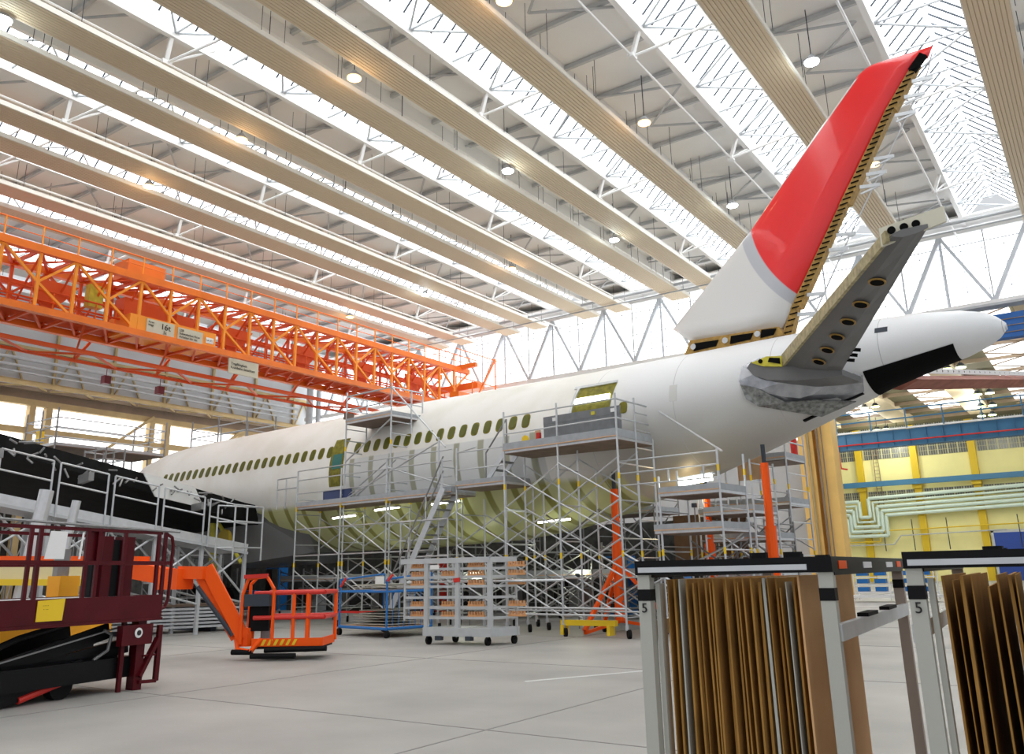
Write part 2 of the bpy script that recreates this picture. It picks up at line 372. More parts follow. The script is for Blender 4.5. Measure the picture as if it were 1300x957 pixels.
for x, y in [(-15.9,78),(-17.9,92),(-17.7,96.5),(-7,78),(-7.5,84.5),(-8.1,90),(-7.5,66)]:
    fl = bpy.data.lights.new('lamp_light', 'POINT'); fl.energy = 420; fl.color = (1,1,.86); fl.shadow_soft_size = .4
    for dx in (-.45,.45):
        o = thing('hall_lamp', 'small greenish glowing lamp under the ceiling of the hall beyond', 'lamp', (x+dx,y,15.3), 'lamps in the hall beyond')
        MB().tube((x+dx,y,15.45), (x+dx,y,16.52), .03).build('rod', 'bar', o); MB().tube((x+dx,y,15.15), (x+dx,y,15.45), .36, 12, .14).build('reflector', 'bar', o)
        MB().tube((x+dx,y,15.08), (x+dx,y,15.15), .34, 12).build('bulb_glass', 'green', o)
        if dx < 0: fo_ = bpy.data.objects.new('lamp_light', fl); COL.objects.link(fo_); fo_.parent = o; fo_.location = (dx,0,-.6)
# windows in the yellow wall
def wallgrid(z0, z1, name, xs, nx, nz):
    d = MB(); br = MB()
    for xa, xb in xs:
        A = wy(xa, z0); B = wy(xb, z1); d.b2((A[0],YB-.06,A[1]), (B[0],YB-.01,B[1]))
        n = nx
        for i in range(n+1):
            x = A[0]+(B[0]-A[0])*i/n; w = .07 if i % 4 == 0 else .02; br.b2((x-w,YB-.12,A[1]), (x+w,YB-.06,B[1]))
        for i in range(1, nz): z = A[1]+(B[1]-A[1])*i/nz; br.b2((A[0],YB-.1,z-.02), (B[0],YB-.06,z+.02))
    struct(d.build(name, 'gridw')); struct(br.build(name+'_grid', mat('yg', (.5,.48,.3), .6)))
cols = [-24.9, -20.0, -14.9, -9.8, -4.7, .4]
gaps = [(p+.45, q-.3) for p, q in zip(cols, cols[1:])]
wallgrid(11.9, 15.0, 'window_3', gaps, 20, 7); wallgrid(7.9, 8.75, 'window_4', gaps, 20, 3)
for c in cols:
    x, _ = wy(c, 0); tag(MB().b2((x-.35,YB-.5,0), (x+.35,YB,16.4)).b2((x-.45,YB-.9,9.6), (x+.45,YB,10.2)).build('wall_column', 'ycol2'), 'ochre yellow column standing against the pale yellow wall', 'column', 'columns of the yellow wall')
A = wy(0, 9.15); B = wy(0, 9.65); tag(MB().b2((-29,YB-1.3,A[1]), (15,YB-.95,B[1])).build('crane_rail', 'cblue'), 'thin blue crane rail along the pale yellow wall', 'rail')
pb = thing('pipe_bundle', 'five pale green pipes with stepped loops on the yellow wall', 'pipe', (-12,YB-.8,8))
for i in range(5):
    z1 = 7.9-.42*i; x1 = -21.1+.05*i; rr = .19 if i != 1 else .12
    q = lambda x, z: (wy(x, z)[0], YB-1.0, wy(x, z)[1])
    lx = -20.35-.32*i; rx = -19.45+.36*i; zb = 6.25-.45*i
    zl = z1-.1
    MB().path([q(-24.6,zl), q(lx,zl), q(lx,zb), q(rx,zb), q(rx,z1+.15), q(2,z1+.75)], rr, 8).build('pipe', 'pipe', pb)
yp = thing('service_pipes', 'thin yellow and grey service pipes low on the yellow wall', 'pipe', (-12,YB-.6,5))
MB().path([q(-24,3.9), q(-18.8,3.9), q(-18.8,4.9), q(-7,5.1), q(3,5.1)], .07).build('pipe', 'ycol2', yp)
MB().path([q(-24,3.6), q(-17.6,3.6), q(-16.9,4.4), q(-8,4.6)], .07).build('pipe', 'gsteel', yp)
for x in (-18.4,-15.8,-12.8,-7): MB().tube(q(x,3), q(x,5.9), .05).build('bracket', 'bar', yp)
o = struct(MB().b2(q(-9.1,0), V(q(-2,4.35))+V((0,.9,0))).build('door_1', mat('blue_door', (.02,.06,.32), .5)))
MB().b2(q(-9.3,0), V(q(-9.1,4.6))+V((0,.6,0))).b2(q(-9.3,4.35), V(q(-2,4.6))+V((0,.6,0))).build('door_frame', 'gsteel', o)
wl = thing('wall_ladder', 'thin dark cage ladder on the yellow wall', 'ladder', wy(-18.9,0)[0:1]+(YB-.5,0))
x = wy(-18.6,0)[0]
MB().tube((x,YB-.5,8), (x,YB-.5,14.5), .05).tube((x+.5,YB-.5,8), (x+.5,YB-.5,14.5), .05).build('rail', 'brownst', wl)
r = MB()
for i in range(16): r.tube((x,YB-.5,8.2+.4*i), (x+.5,YB-.5,8.2+.4*i), .03)
r.build('rung', 'brownst', wl)
# blue cranes of the far hall
bc = thing('overhead_crane', 'blue travelling crane girder with handrail across the hall beyond', 'crane', (-6,60,10))
MB().b2((-16.4,59.6,9.2), (8,60.3,10.25)).build('girder', 'cblue', bc)
rb = MB()
for i in range(24): rb.b2((-16+i*1.0,59.52,9.25), (-15.94+i*1.0,59.6,10.2))
rb.build('stiffeners', 'cblue', bc)
MB().b2((-16.4,59.3,10.25), (8,59.5,10.36)).build('walkway_edge', 'white', bc)
MB().tube((-14.5,59.4,9.5), (8,59.4,9.5), .05).build('cable', 'red', bc)
MB().path([(-14.5,59.4,9.5),(-14.4,59.3,8.0),(-14.0,59.3,7.9)], .06).build('cable_drop', 'red', bc)
for z in (10.95, 11.55): MB().tube((-14.4,59.3,z), (8,59.3,z), .045).build('hand_rail', 'cblue', bc)
for i in range(11): MB().tube((-14.4+2.2*i,59.3,10.3), (-14.4+2.2*i,59.3,11.55), .045).build('rail_post', 'cblue', bc)
bt = thing('overhead_crane', 'deep blue box girder directly behind the tail cone', 'crane', (0,50,13.7))
MB().b2((-5.6,49.3,12.95), (8,49.9,14.25)).build('girder', mat('deep_blue', (.02,.12,.40), .5), bt)
for z in (13.2,13.55,13.9): MB().b2((-5.5,49.25,z), (8,49.3,z+.04)).build('rib', 'brownst', bt)
# the yellow pillar of the gable
yc = thing('hall_pillar', 'wide yellow steel pillar with ladder behind the right scaffold', 'column', (-13.4,YF-.6,0))
MB().b2((-14.35,YF-1.2,0), (-13.5,YF,14.7)).build('box_column', 'ycol', yc)
MB().b2((-13.25,YF-1.2,0), (-12.4,YF,14.7)).build('box_column', 'ycol', yc)
MB().b2((-13.5,YF-.6,0), (-13.25,YF-.3,14.7)).build('web', 'ycol', yc)
MB().tube((-13.75,YF-1.35,0), (-13.75,YF-1.35,12), .09, 8).build('downpipe', 'tan', yc)
MB().tube((-13.2,YF-1.35,0), (-13.2,YF-1.35,12), .07, 8).tube((-12.95,YF-1.35,0), (-12.95,YF-1.35,12), .04, 8).build('conduit', 'brownst', yc)
tag(MB().b2((-24.5,62,0), (-17.2,66,9.3)).build('office_cabin', 'whitewall'), 'white boxy cabin seen behind the right scaffold', 'cabin')

# ================================================================== ORANGE GANTRY CRANE
oc = thing('gantry_crane', 'long orange lattice crane bridge hanging along the left side', 'crane', (-38.5,30,13))
YC0, YC1 = 2.0, 47.6
def lat_side(x, m, nm='truss_side'):
    MB().b2((x-.16,YC0,15.75), (x+.16,YC1,16.1)).build('top_chord', 'orange', oc)
    MB().b2((x-.16,YC0,13.0), (x+.16,YC1-1,13.3)).build('bottom_chord', 'orange', oc)
    y = YC0+.2; n = 0
    while y < YC1-1.5:
        MB().bar((x,y,13.2), (x,y,15.9), .13, .13, (0,1,0)).build('post', m, oc)
        q0, q1 = ((y,15.8), (y+1.62,14.2)) if n % 2 == 0 else ((y,14.2), (y+1.62,15.8))
        if n % 2 == 0: MB().bar((x,y,15.8), (x,y+1.62,14.4), .11, .11, (1,0,0)).bar((x,y+1.62,14.4), (x,y+3.24,13.2), .11, .11, (1,0,0)).build('diagonal', m, oc)
        else: MB().bar((x,y,14.4), (x,y+1.62,15.8), .11, .11, (1,0,0)).build('diagonal', m, oc)
        y += 1.62; n += 1
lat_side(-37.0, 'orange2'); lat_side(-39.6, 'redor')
MB().b2((-39.9,YC0,14.9), (-39.7,YC1,15.2)).b2((-39.5,YC0,13.35), (-37.1,YC1-1,13.4)).build('walkway_plate', 'redor', oc)
x = -37.0; y = YC0+.2
hr = MB().tube((x,YC0,17.0), (x,YC1+1,17.0), .04).tube((x,YC0,16.55), (x,YC1+1,16.55), .025); hr.build('hand_rail', 'orange', oc)
while y < YC1+1: MB().tube((x,y,16), (x,y,17.0), .04).build('rail_post', 'orange2', oc); y += 1.62
cr = MB(); y = YC0+.2; n = 0
while y < YC1-2:
    cr.bar((-37,y,15.85), (-39.6,y+1.62,15.85), .12, .12).bar((-37,y+1.62,15.85), (-39.6,y,15.85), .08, .08); cr.bar((-37,y,15.9), (-39.6,y,15.9), .14, .14)
    cr.bar((-37,y,13.1), (-39.6,y+1.62,13.1), .1, .1).bar((-39.6,y,13.1), (-37,y,15.7), .07, .07).bar((-37,y,13.1), (-39.6,y,13.1), .12, .12); y += 1.62
cr.build('cross_bracing', 'redor', oc)
for zz in (13.9, 14.4): MB().tube((-37.9,YC0,zz), (-37.9,YC1-1,zz), .05).tube((-39.9,YC0,zz), (-39.9,YC1-1,zz), .05).build('inner_rail', 'redor', oc)
y = YC0
while y < YC1-1:
    for xx in (-37.9,-39.9): MB().tube((xx,y,13.4), (xx,y,14.4), .035).build('inner_post', 'orange', oc)
    y += 1.0
# lower hanging frame
for xx, zz in ((-40.2,12.05), (-40.2,12.6), (-38.4,12.05)): MB().bar((xx,4,zz), (xx,42,zz), .13, .15).build('lower_chord', 'redor', oc)
lw = MB(); y = 5.; n = 0
while y < 40:
    lw.bar((-40.2,y,12.05), (-38.4,y+2.2,12.05), .09, .09).bar((-38.4,y+2.2,12.05), (-40.2,y+4.4,12.05), .09, .09).bar((-40.2,y+2.2,12.05), (-40.2,y+2.9,13.1), .12, .12).bar((-40.2,y+2.2,12.1), (-37.2,y+1,13.1), .08, .08); y += 4.4
lw.build('lower_lacing', 'redor', oc)
MB().b2((-39.8,12,13.42), (-37.6,30,13.5)).build('floor_plate', 'redor', oc)
for i in range(7): MB().prism([(-38.2,12+5*i,15.0),(-38.2,14.2+5*i,15.0),(-38.2,13.6+5*i,14.2),(-38.2,12.8+5*i,13.4),(-38.2,12.2+5*i,14.2)], (.1,0,0)).build('gusset', 'redor', oc)
# machine house of the trolley
cb = MB().b2((-36.95,21.2,13.15), (-38.8,26.0,14.05)).build('trolley_box', 'orange2', oc)
MB().b2((-36.9,22.05,13.3), (-36.94,23.55,13.98)).build('plate', 'sign', cb); MB().b2((-36.9,23.75,13.25), (-36.94,25.2,13.92)).build('plate', 'sign', cb)
MB().b2((-36.9,25.4,13.45), (-36.94,25.85,13.75)).build('plate', 'paper', cb)
text('16t', .42, (-36.88,22.78,13.58), (0,1,0), (0,0,1), 'ink', cb); text('5t', .22, (-36.88,22.95,13.36), (0,1,0), (0,0,1), 'ink', cb)
text('Kran\nträgt', .15, (-36.88,22.12,13.78), (0,1,0), (0,0,1), 'ink', cb)
text('LSB\nSchwebelast Kran\nAchslast bis 16t', .165, (-36.88,23.83,13.72), (0,1,0), (0,0,1), 'ink', cb)
text('LK 071', .12, (-36.88,25.42,13.55), (0,1,0), (0,0,1), 'ink', cb)
sb = MB().b2((-36.9,26.9,12.15), (-37.0,28.8,12.95)).build('hanging_sign', 'sign', oc)
text('Tragfähigkeit\nKranbahn beachten', .2, (-36.88,27.0,12.6), (0,1,0), (0,0,1), 'ink', sb)
MB().b2((-38.9,21.2,16.1), (-37.6,23.2,17.0)).build('motor_house', 'orange', oc)
MB().b2((-38.3,19.6,14.2), (-37.9,20.3,15.3)).build('hoist_block', 'oliveb', oc)
MB().box((-38.2,22.4,14.6), (.9,2.2,.9)).box((-38.0,24.6,14.5), (.7,1.0,.6)).build('hoist_drum', 'redor', oc)
# end carriage at the far end
ec = MB().b2((-40.4,47.4,14.6), (-36.0,48.2,15.1)).b2((-40.2,46.6,16.0), (-35.6,46.9,16.3)).b2((-36.0,44.2,13.4), (-35.2,49.0,13.75)).b2((-40.2,47.0,13.0), (-35.6,47.5,13.6))
ec.bar((-35.4,46.5,13.6), (-35.4,48.8,16.9), .1, .1).bar((-35.4,48.8,13.6), (-35.4,48.8,16.9), .08, .08).tube((-35.4,44.2,14.8), (-35.4,49,14.8), .04).tube((-35.4,44.2,16.8), (-35.4,49,16.8), .04)
ec.tube((-35.4,44.2,13.7), (-35.4,44.2,14.8), .04).tube((-35.4,46,13.7), (-35.4,46,14.8), .04).build('end_carriage', 'orange', oc)
tag(MB().box((-40.5,22.3,11.45), (.35,.35,.4)).box((-40.5,25.3,11.4), (.35,.35,.4)).tube((-40.5,22.3,11.6), (-40.5,22.3,12.05), .02).tube((-40.5,25.3,11.6), (-40.5,25.3,12.05), .02).build('warning_beacon', mat('dark_red', (.15,.01,.02), .4)), 'pair of small dark red warning lights under the crane', 'warning light')

# ================================================================== AIRCRAFT
dF = V((.99663,-.0820,0)).normalized(); nF = V((dF.y,-dF.x,0)); AX = V((-14.85,21.62,5.45))-nF*2.70
def F(s, lat, z): return AX+dF*s+nF*lat+V((0,0,z))
ac = thing('airliner', 'white airliner stripped for overhaul with a red topped tail fin', 'aircraft', (AX.x, AX.y, 0))
PR = [(-29.6,-.3,-.9,.25),(-29.2,.55,-1.6,.9),(-28.4,1.25,-2.1,1.5),(-27.2,1.95,-2.5,2.1),(-25.8,2.4,-2.75,2.5),(-24,2.65,-2.82,2.75),(-22,2.74,-2.82,2.82),(-14,2.74,-2.82,2.82),(-6,2.68,-2.82,2.82),(-2,2.60,-2.7,2.80),
      (0,2.56,-2.48,2.76),(2,2.54,-2.05,2.68),(4,2.53,-1.48,2.5),(6,2.54,-.84,2.2),(8,2.56,-.18,1.75),(9.5,2.57,.36,1.4),(10.5,2.56,.72,1.17),(11.5,2.5,1.0,.95),(12.4,2.38,1.22,.72),(12.9,2.24,1.4,.5),(13.15,2.08,1.55,.32),(13.3,1.92,1.7,.12)]
def prof(s):
    for p, q in zip(PR, PR[1:]):
        if p[0] <= s <= q[0]:
            t = (s-p[0])/(q[0]-p[0]); return [p[i]+(q[i]-p[i])*t for i in range(4)]
    return PR[0] if s < PR[0][0] else PR[-1]
def surf(s, th, off=0):   # th measured from the port side upward
    _, zt, zb, w = prof(s); zc = (zt+zb)/2; hz = (zt-zb)/2
    return F(s, (w+off)*math.cos(th), zc+(hz+off)*math.sin(th))
def th_at(s, z):
    _, zt, zb, w = prof(s); return math.asin(max(-1, min(1, (z-(zt+zb)/2)/((zt-zb)/2))))
# skin material: white top, bare frames below the windows, green primer belly
m = bpy.data.materials.new('fuselage_skin'); m.use_nodes = True; nt = m.node_tree; p = nt.nodes['Principled BSDF']; L = nt.links.new
tc = nt.nodes.new('ShaderNodeTexCoord'); 
def vdot(vec, off):
    d = nt.nodes.new('ShaderNodeVectorMath'); d.operation = 'DOT_PRODUCT'; L(tc.outputs['Object'], d.inputs[0]); d.inputs[1].default_value = vec
    ad = nt.nodes.new('ShaderNodeMath'); ad.operation = 'ADD'; L(d.outputs['Value'], ad.inputs[0]); ad.inputs[1].default_value = off; return ad.outputs[0]
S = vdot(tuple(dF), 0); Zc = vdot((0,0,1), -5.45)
def mth(op, a_, b_=None, c_=None):
    n = nt.nodes.new('ShaderNodeMath'); n.operation = op
    for i, v in enumerate((a_, b_, c_)):
        if v is None: continue
        if isinstance(v, (int, float)): n.inputs[i].default_value = v
        else: L(v, n.inputs[i])
    return n.outputs[0]
def mixc(f_, c1, c2):
    n = nt.nodes.new('ShaderNodeMix'); n.data_type = 'RGBA'
    L(f_, n.inputs[0])
    for i, c in ((6, c1), (7, c2)):
        if isinstance(c, tuple): n.inputs[i].default_value = (*c, 1)
        else: L(c, n.inputs[i])
    return n.outputs[2]
def sstep(v, e0, e1):
    n = nt.nodes.new('ShaderNodeMapRange'); n.interpolation_type = 'SMOOTHSTEP'; L(v, n.inputs[0]); n.inputs[1].default_value = e0; n.inputs[2].default_value = e1; return n.outputs[0]
def band(v, a0, a1, w=.02): return mth('MULTIPLY', sstep(v, a0-w, a0+w), mth('SUBTRACT', 1., sstep(v, a1-w, a1+w)))
nz = nt.nodes.new('ShaderNodeTexNoise'); nz.inputs['Scale'].default_value = .7; nz.inputs['Detail'].default_value = 6; L(tc.outputs['Object'], nz.inputs['Vector'])
white = mixc(sstep(nz.outputs['Fac'], .35, .7), (.83,.82,.78), (.76,.745,.68))
aft = mixc(sstep(S, 1.5, 4.5), white, (.78,.79,.80))
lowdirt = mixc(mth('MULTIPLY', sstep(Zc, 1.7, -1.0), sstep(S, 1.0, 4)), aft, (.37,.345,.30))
fr = mth('FRACT', mth('DIVIDE', mth('ADD', S, .15), 1.06)); stripe = band(fr, .60, .84, .03)
zone = mth('MULTIPLY', band(S, -8.2, 1.0), sstep(Zc, .42, .36))
bay = mixc(stripe, (.66,.67,.66), (.36,.36,.27))
c1 = mixc(zone, lowdirt, bay)
belly = mixc(stripe, (.54,.55,.27), (.25,.24,.06))
zb2 = mth('MULTIPLY', sstep(Zc, -1.0, -1.25), band(S, -15., 3.2, .1))
c2 = mixc(zb2, c1, belly)
seam = mth('MULTIPLY', band(mth('FRACT', mth('DIVIDE', S, 2.65)), .0, .006, .002), sstep(S, 1, 2))
c3 = mixc(seam, c2, (.45,.45,.45))
L(c3, p.inputs['Base Color']); p.inputs['Roughness'].default_value = .42
NT = 64; rings = []
for i in range(len(PR)-1):
    k = 1 if i < 6 else 3
    for jx in range(k): rings.append(PR[i][0]+(PR[i+1][0]-PR[i][0])*jx/k)
rings.append(PR[-1][0])
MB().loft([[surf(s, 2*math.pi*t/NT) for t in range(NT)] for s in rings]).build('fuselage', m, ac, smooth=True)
def patch(s0, s1, z0, z1, off, name, mt, par=None, rnd=.0, n=10, thick=.03, label=None, slant=0.):
    par = par or ac; pts = []
    r = rnd
    if r:
        hs, hz, cs, cz = (s1-s0)/2, (z1-z0)/2, (s0+s1)/2, (z0+z1)/2
        for i in range(20):
            t = 2*math.pi*i/20; c, s_ = math.cos(t), math.sin(t)
            pts.append((cs+hs*math.copysign(abs(c)**.62, c), cz+hz*math.copysign(abs(s_)**.62, s_)))
        A = [surf(s, th_at(s, z), off) for s, z in pts]; B = [surf(s, th_at(s, z), off-thick) for s, z in pts]
        return MB().loft([B, A]).build(name, mt, par, label)
    A = []; mb = MB(); g0 = []; g1 = []
    for i in range(n+1):
        z = z0+(z1-z0)*i/n; g0.append([surf(s+slant*i/n, th_at(s, z), off) for s in (s0, s1)])
    vs = [q for r_ in g0 for q in r_]; fs = [(2*i, 2*i+1, 2*i+3, 2*i+2) for i in range(n)]
    vs2 = [v+(AX-v)*0 for v in vs]; o_ = mb.add(vs, fs).build(name, mt, par, label)
    sm = o_.modifiers.new('s', 'SOLIDIFY'); sm.thickness = thick; return o_
s = .29; ws = []
while s > -21.9: ws.append(s); s -= .533
for i, s in enumerate(ws):
    if -9.3 < s < -8.2: continue
    w = patch(s-.155, s+.155, .79-.225, .79+.225, .012, 'cabin_window', 'olive', rnd=1)
    patch(s-.115, s+.115, .79-.18, .79+.18, .02, 'pane', mat('pane_dark', (.10,.11,.01), .4) if i == 0 else bpy.data.materials['pane_dark'], w, rnd=1)
patch(3.66, 3.92, .58, .92, .02, 'cabin_window', 'olive', rnd=1)
# door openings
d1 = patch(1.98, 3.28, -.1, 1.62, .015, 'rear_doorway', 'olive', label='open rear doorway showing yellow green primer', slant=.12)
patch(1.88, 3.40, 1.60, 1.68, .05, 'door_sill', 'alu', d1, n=2); patch(1.90, 1.99, -.1, 1.62, .05, 'door_jamb', 'alu', d1, slant=.1)
patch(2.1, 3.3, 1.08, 1.24, .05, 'cabin_light', 'tube', d1, n=2)
patch(2.1, 3.3, .5, .8, .03, 'lining', 'oliveb', d1, n=2)
d2 = patch(-9.15, -8.35, -.55, 1.25, .015, 'side_doorway', 'olive', label='open side doorway behind the dock scaffold')
patch(-9.0, -8.45, .1, .65, .03, 'lining', mat('teal', (.03,.16,.14), .5), d2, n=2)
patch(5.2, 5.42, .75, 1.22, .012, 'small_hatch', mat('hatch', (.62,.62,.60), .5)); patch(10.55, 10.85, 1.95, 2.08, .015, 'vent_grille', 'bar', n=2)
# open bay under the tail cone
bay_ = MB(); g_ = []
for i in range(13):
    sA = 10.12+2.1*i/12; t0 = th_at(sA, 1.02+(sA-10.12)*.205); g_.append([surf(sA-.0, t0+(-1.75-t0)*k/8, .012) for k in range(9)])
bay_.add([q for r_ in g_ for q in r_], [(i*9+k, i*9+k+1, i*9+k+10, i*9+k+9) for i in range(12) for k in range(8)])
bay_.build('open_tail_bay', 'dark', ac)
MB().bar(surf(8.3,-1.2,.0), surf(9.9,-1.2,.0), .16, .05).build('belly_slot', 'dark', ac)
MB().tube(F(13.28,0,1.8), F(13.33,0,1.8), .11, 16, .09).build('exhaust_nozzle', 'alu', ac)
# ---- fin
fm = bpy.data.materials.new('fin_paint'); fm.use_nodes = True; nt = fm.node_tree; p = nt.nodes['Principled BSDF']; L = nt.links.new
tc = nt.nodes.new('ShaderNodeTexCoord')
S = vdot(tuple(dF), 0); Zc = vdot((0,0,1), -5.45)
def dist(cx, cz):
    dx = mth('SUBTRACT', S, cx); dz = mth('SUBTRACT', Zc, cz); return mth('SQRT', mth('ADD', mth('MULTIPLY', dx, dx), mth('MULTIPLY', dz, dz)))
inside = sstep(dist(11.05,6.59), 3.95, 3.91); up_ = sstep(Zc, 6.5, 6.55)
# leading edge strip stays light
lead = mth('SUBTRACT', mth('SUBTRACT', S, 6.98), mth('MULTIPLY', mth('SUBTRACT', Zc, 6.0), .985))
leadf = sstep(lead, .05, .11)
topf = mth('MAXIMUM', leadf, sstep(Zc, 9.72, 9.8))
redf = mth('MULTIPLY', mth('MAXIMUM', inside, up_), topf)
ring = sstep(dist(10.86,6.56), 4.12, 4.08)
col = mixc(mth('MULTIPLY', ring, topf), (.78,.775,.76), (.55,.56,.60))
L(mixc(redf, col, (.92,.022,.025)), p.inputs['Base Color']); p.inputs['Roughness'].default_value = .28; p.inputs['Coat Weight'].default_value = .4
FR = [((4.86,2.98),(7.77,2.86),.46),((4.22,3.54),(8.15,3.35),.46),((7.04,6.03),(9.85,6.03),.38),((9.39,8.51),(11.4,8.4),.28),((10.75,9.86),(12.25,9.55),.2),((10.96,9.99),(12.62,9.64),.17),((11.14,10.04),(12.79,9.93),.08)]
rings = []
for (ls, lz), (ts, tz), th in FR:
    up2 = []; cs = [0,.02,.06,.15,.35,.65,1.0]; hh = [0,.35,.62,.85,1,.85,.5]
    for c_, h_ in zip(cs, hh): up2.append(F(ls+(ts-ls)*c_, th/2*h_, lz+(tz-lz)*c_))
    lo = [F(ls+(ts-ls)*c_, -th/2*h_, lz+(tz-lz)*c_) for c_, h_ in list(zip(cs, hh))[:0:-1]]
    rings.append(up2+lo)
fin = MB().loft(rings).build('tail_fin', fm, ac, label='tail fin, red above and white below with a silver curve between', smooth=False)
for pl in fin.data.polygons: pl.use_smooth = len(pl.vertices) == 4
TE = [(7.77,2.5),(8.15,3.35),(9.85,6.03),(11.4,8.4),(12.25,9.5)]
sp = MB(); fit_ = MB(); rib = MB()
for (s0, z0), (s1, z1) in zip(TE, TE[1:]):
    sp.loft([[F(s0-.05,.16,z0), F(s0+.24,.16,z0), F(s0+.24,-.16,z0), F(s0-.05,-.16,z0)], [F(s1-.05,.13,z1), F(s1+.16,.13,z1), F(s1+.16,-.13,z1), F(s1-.05,-.13,z1)]])
    n = int(math.hypot(s1-s0, z1-z0)/.16)
    for i in range(n):
        t = i/n; s_ = s0+(s1-s0)*t; z_ = z0+(z1-z0)*t; rib.bar(F(s_,.175,z_), F(s_+.22,.17,z_+.02), .03, .03)
sp.build('rudder_spar', 'gold', fin); rib.build('spar_ribs', 'dark', fin)
for t in (.04,.12,.3,.36,.55,.6,.66,.83,.9,.96):
    z_ = 2.9+6.4*t; s_ = 8.0+(z_-2.9)*.66
    MB().bar(F(s_+.1,.1,z_), F(s_+.62,.05,z_-.06), .05, .10).bar(F(s_+.1,.1,z_-.2), F(s_+.55,.05,z_-.1), .04, .05).build('hinge_bracket', 'alu', fin)
MB().path([F(8.6,.0,2.9), F(10.0,.0,5.2), F(12.55,0,9.2), F(12.75,0,9.75)], .02).build('cable', 'alu', fin)
MB().bar(F(12.2,.1,9.35), F(12.55,.1,9.72), .12, .22).build('tip_cavity', 'dark', fin)
bs = MB().prism([F(4.95,.3,2.98), F(7.75,.3,2.86), F(7.9,.3,2.58), F(4.7,.3,2.52)], nF*-.6); bs.build('fin_base_frame', 'gold', fin)
for a0, a1 in ((5.1,5.9),(6.3,7.0),(7.25,7.7)): MB().prism([F(a0,.31,2.86), F(a1,.31,2.82), F(a1-.1,.31,2.64), F(a0-.05,.31,2.62)], nF*.02).build('base_opening', 'dark', fin)
for a0 in (5.05,6.1,7.12): MB().disc(F(a0,.31,2.76), nF, .09, .03).build('fitting', 'alu', fin)
# ---- port tailplane (underside seen)
def stabpt(lat, c, up=0, SL=None):   # lat 1.7..8.3
    t = (lat-1.9)/6.4
    le = V((8.43+(13.04-8.43)*t, 1.31+(1.70-1.31)*t)); te = V((9.85+(13.62-9.85)*t, .91+(1.71-.91)*t))
    # a slight outward bend of the chord ends
    s = le.x+(te.x-le.x)*c; z = le.y+(te.y-le.y)*c
    return F(s, lat, z+up)
rings = []
for lat in (1.3, 1.9, 3.5, 5.1, 6.7, 7.7, 8.3):
    th = .42-.04*(lat-1.3)
    rings.append([stabpt(lat,0,th*.35), stabpt(lat,0,-.0), stabpt(lat,.3,-.06), stabpt(lat,.7,-.05), stabpt(lat,1,0), stabpt(lat,1,.06), stabpt(lat,.7,th*.5), stabpt(lat,.3,th*.6)])
stb = MB().loft(rings).build('tailplane', 'stab', ac, label='dark grey port tailplane with round inspection holes underneath')
lsp = MB(); lr = MB()
N = 40
for i in range(N):
    l0 = 1.9+6.2*i/N; l1 = 1.9+6.2*(i+1)/N
    lr.bar(stabpt(l0+.02,-.005,.06), stabpt(l1-.05,-.005,.06), .02, .025)
    lr.bar(stabpt(l0+.02,-.005,.22), stabpt(l1-.05,-.005,.22), .02, .025)
lsp.add([stabpt(1.9,0,-.03), stabpt(8.2,0,-.03), stabpt(8.2,0,.17), stabpt(1.9,0,.28)], [(0,1,2,3)])
lso = lsp.build('front_spar', mat('cream_primer', (.42,.36,.19), .5, noise=.4, nscale=8), stb); lso.modifiers.new('s','SOLIDIFY').thickness = .07
lr.build('rivet_strip', 'bar', lso)
for i, t in enumerate((.11,.225,.345,.47,.60,.75)):
    lat = 1.9+6.4*t
    c0 = stabpt(lat,.48,-.085); n0 = (stabpt(lat,1)-stabpt(lat,0)).cross(stabpt(lat+1,.5)-stabpt(lat,.5)).normalized()
    if n0.z > 0: n0 = -n0
    h = MB().disc(c0, n0, .165, .02, 18).build('inspection_hole', 'gold', stb); MB().disc(c0+n0*.015, n0, .125, .02, 18).build('opening', 'dark', h)
# tip rib
tipr = MB().prism([stabpt(8.05,-.12,-.05), stabpt(8.3,1.5,.0), stabpt(8.3,1.5,.28), stabpt(8.05,-.12,.30)], nF*.05); tpo = tipr.build('tip_rib', mat('cream_alu', (.66,.64,.52), .5), stb)
for c in (.1,.45,.78,1.2): MB().disc(stabpt(8.2,c,.14)+nF*.05, nF, .07, .02).build('lightening_hole', 'dark', tpo)
# root rib stub and fairing
rr = MB().prism([F(7.55,1.95,1.52), F(7.9,1.98,1.36), F(8.40,1.98,1.27), F(8.43,1.98,1.55), F(8.0,1.95,1.62)], nF*.05).build('root_rib', 'oliveb', stb)
MB().disc(F(7.85,2.0,1.5)+nF*.05, nF, .06, .02).build('opening', 'dark', rr); MB().prism([F(8.05,2.0,1.45)+nF*.05, F(8.38,2.0,1.34)+nF*.05, F(8.38,2.0,1.5)+nF*.05, F(8.1,2.0,1.56)+nF*.05], nF*.01).build('opening', 'dark', rr)
def onskin(s_, z_, off): return surf(s_, th_at(s_, z_), off)
fp = [(7.25,1.50),(7.15,1.1),(7.25,.72),(7.5,.50),(8.1,.33),(8.75,.22),(9.3,.33),(9.95,.62),(10.1,.95),(9.2,1.25),(8.4,1.65),(7.7,1.68)]
fb = MB(); n_ = len(fp); mid = (8.3,.95)
vs_ = [onskin(mid[0], mid[1], .06)]+[onskin(mid[0]+(p_[0]-mid[0])*.55, mid[1]+(p_[1]-mid[1])*.55, .09) for p_ in fp]+[onskin(p_[0], p_[1], .03) for p_ in fp]
fb.add(vs_, [(0, 1+k, 1+(k+1)%n_) for k in range(n_)]+[(1+k, 1+n_+k, 1+n_+(k+1)%n_, 1+(k+1)%n_) for k in range(n_)])
fb.build('tailplane_fairing', 'fair', ac, label='bare metal plate around the tailplane root')
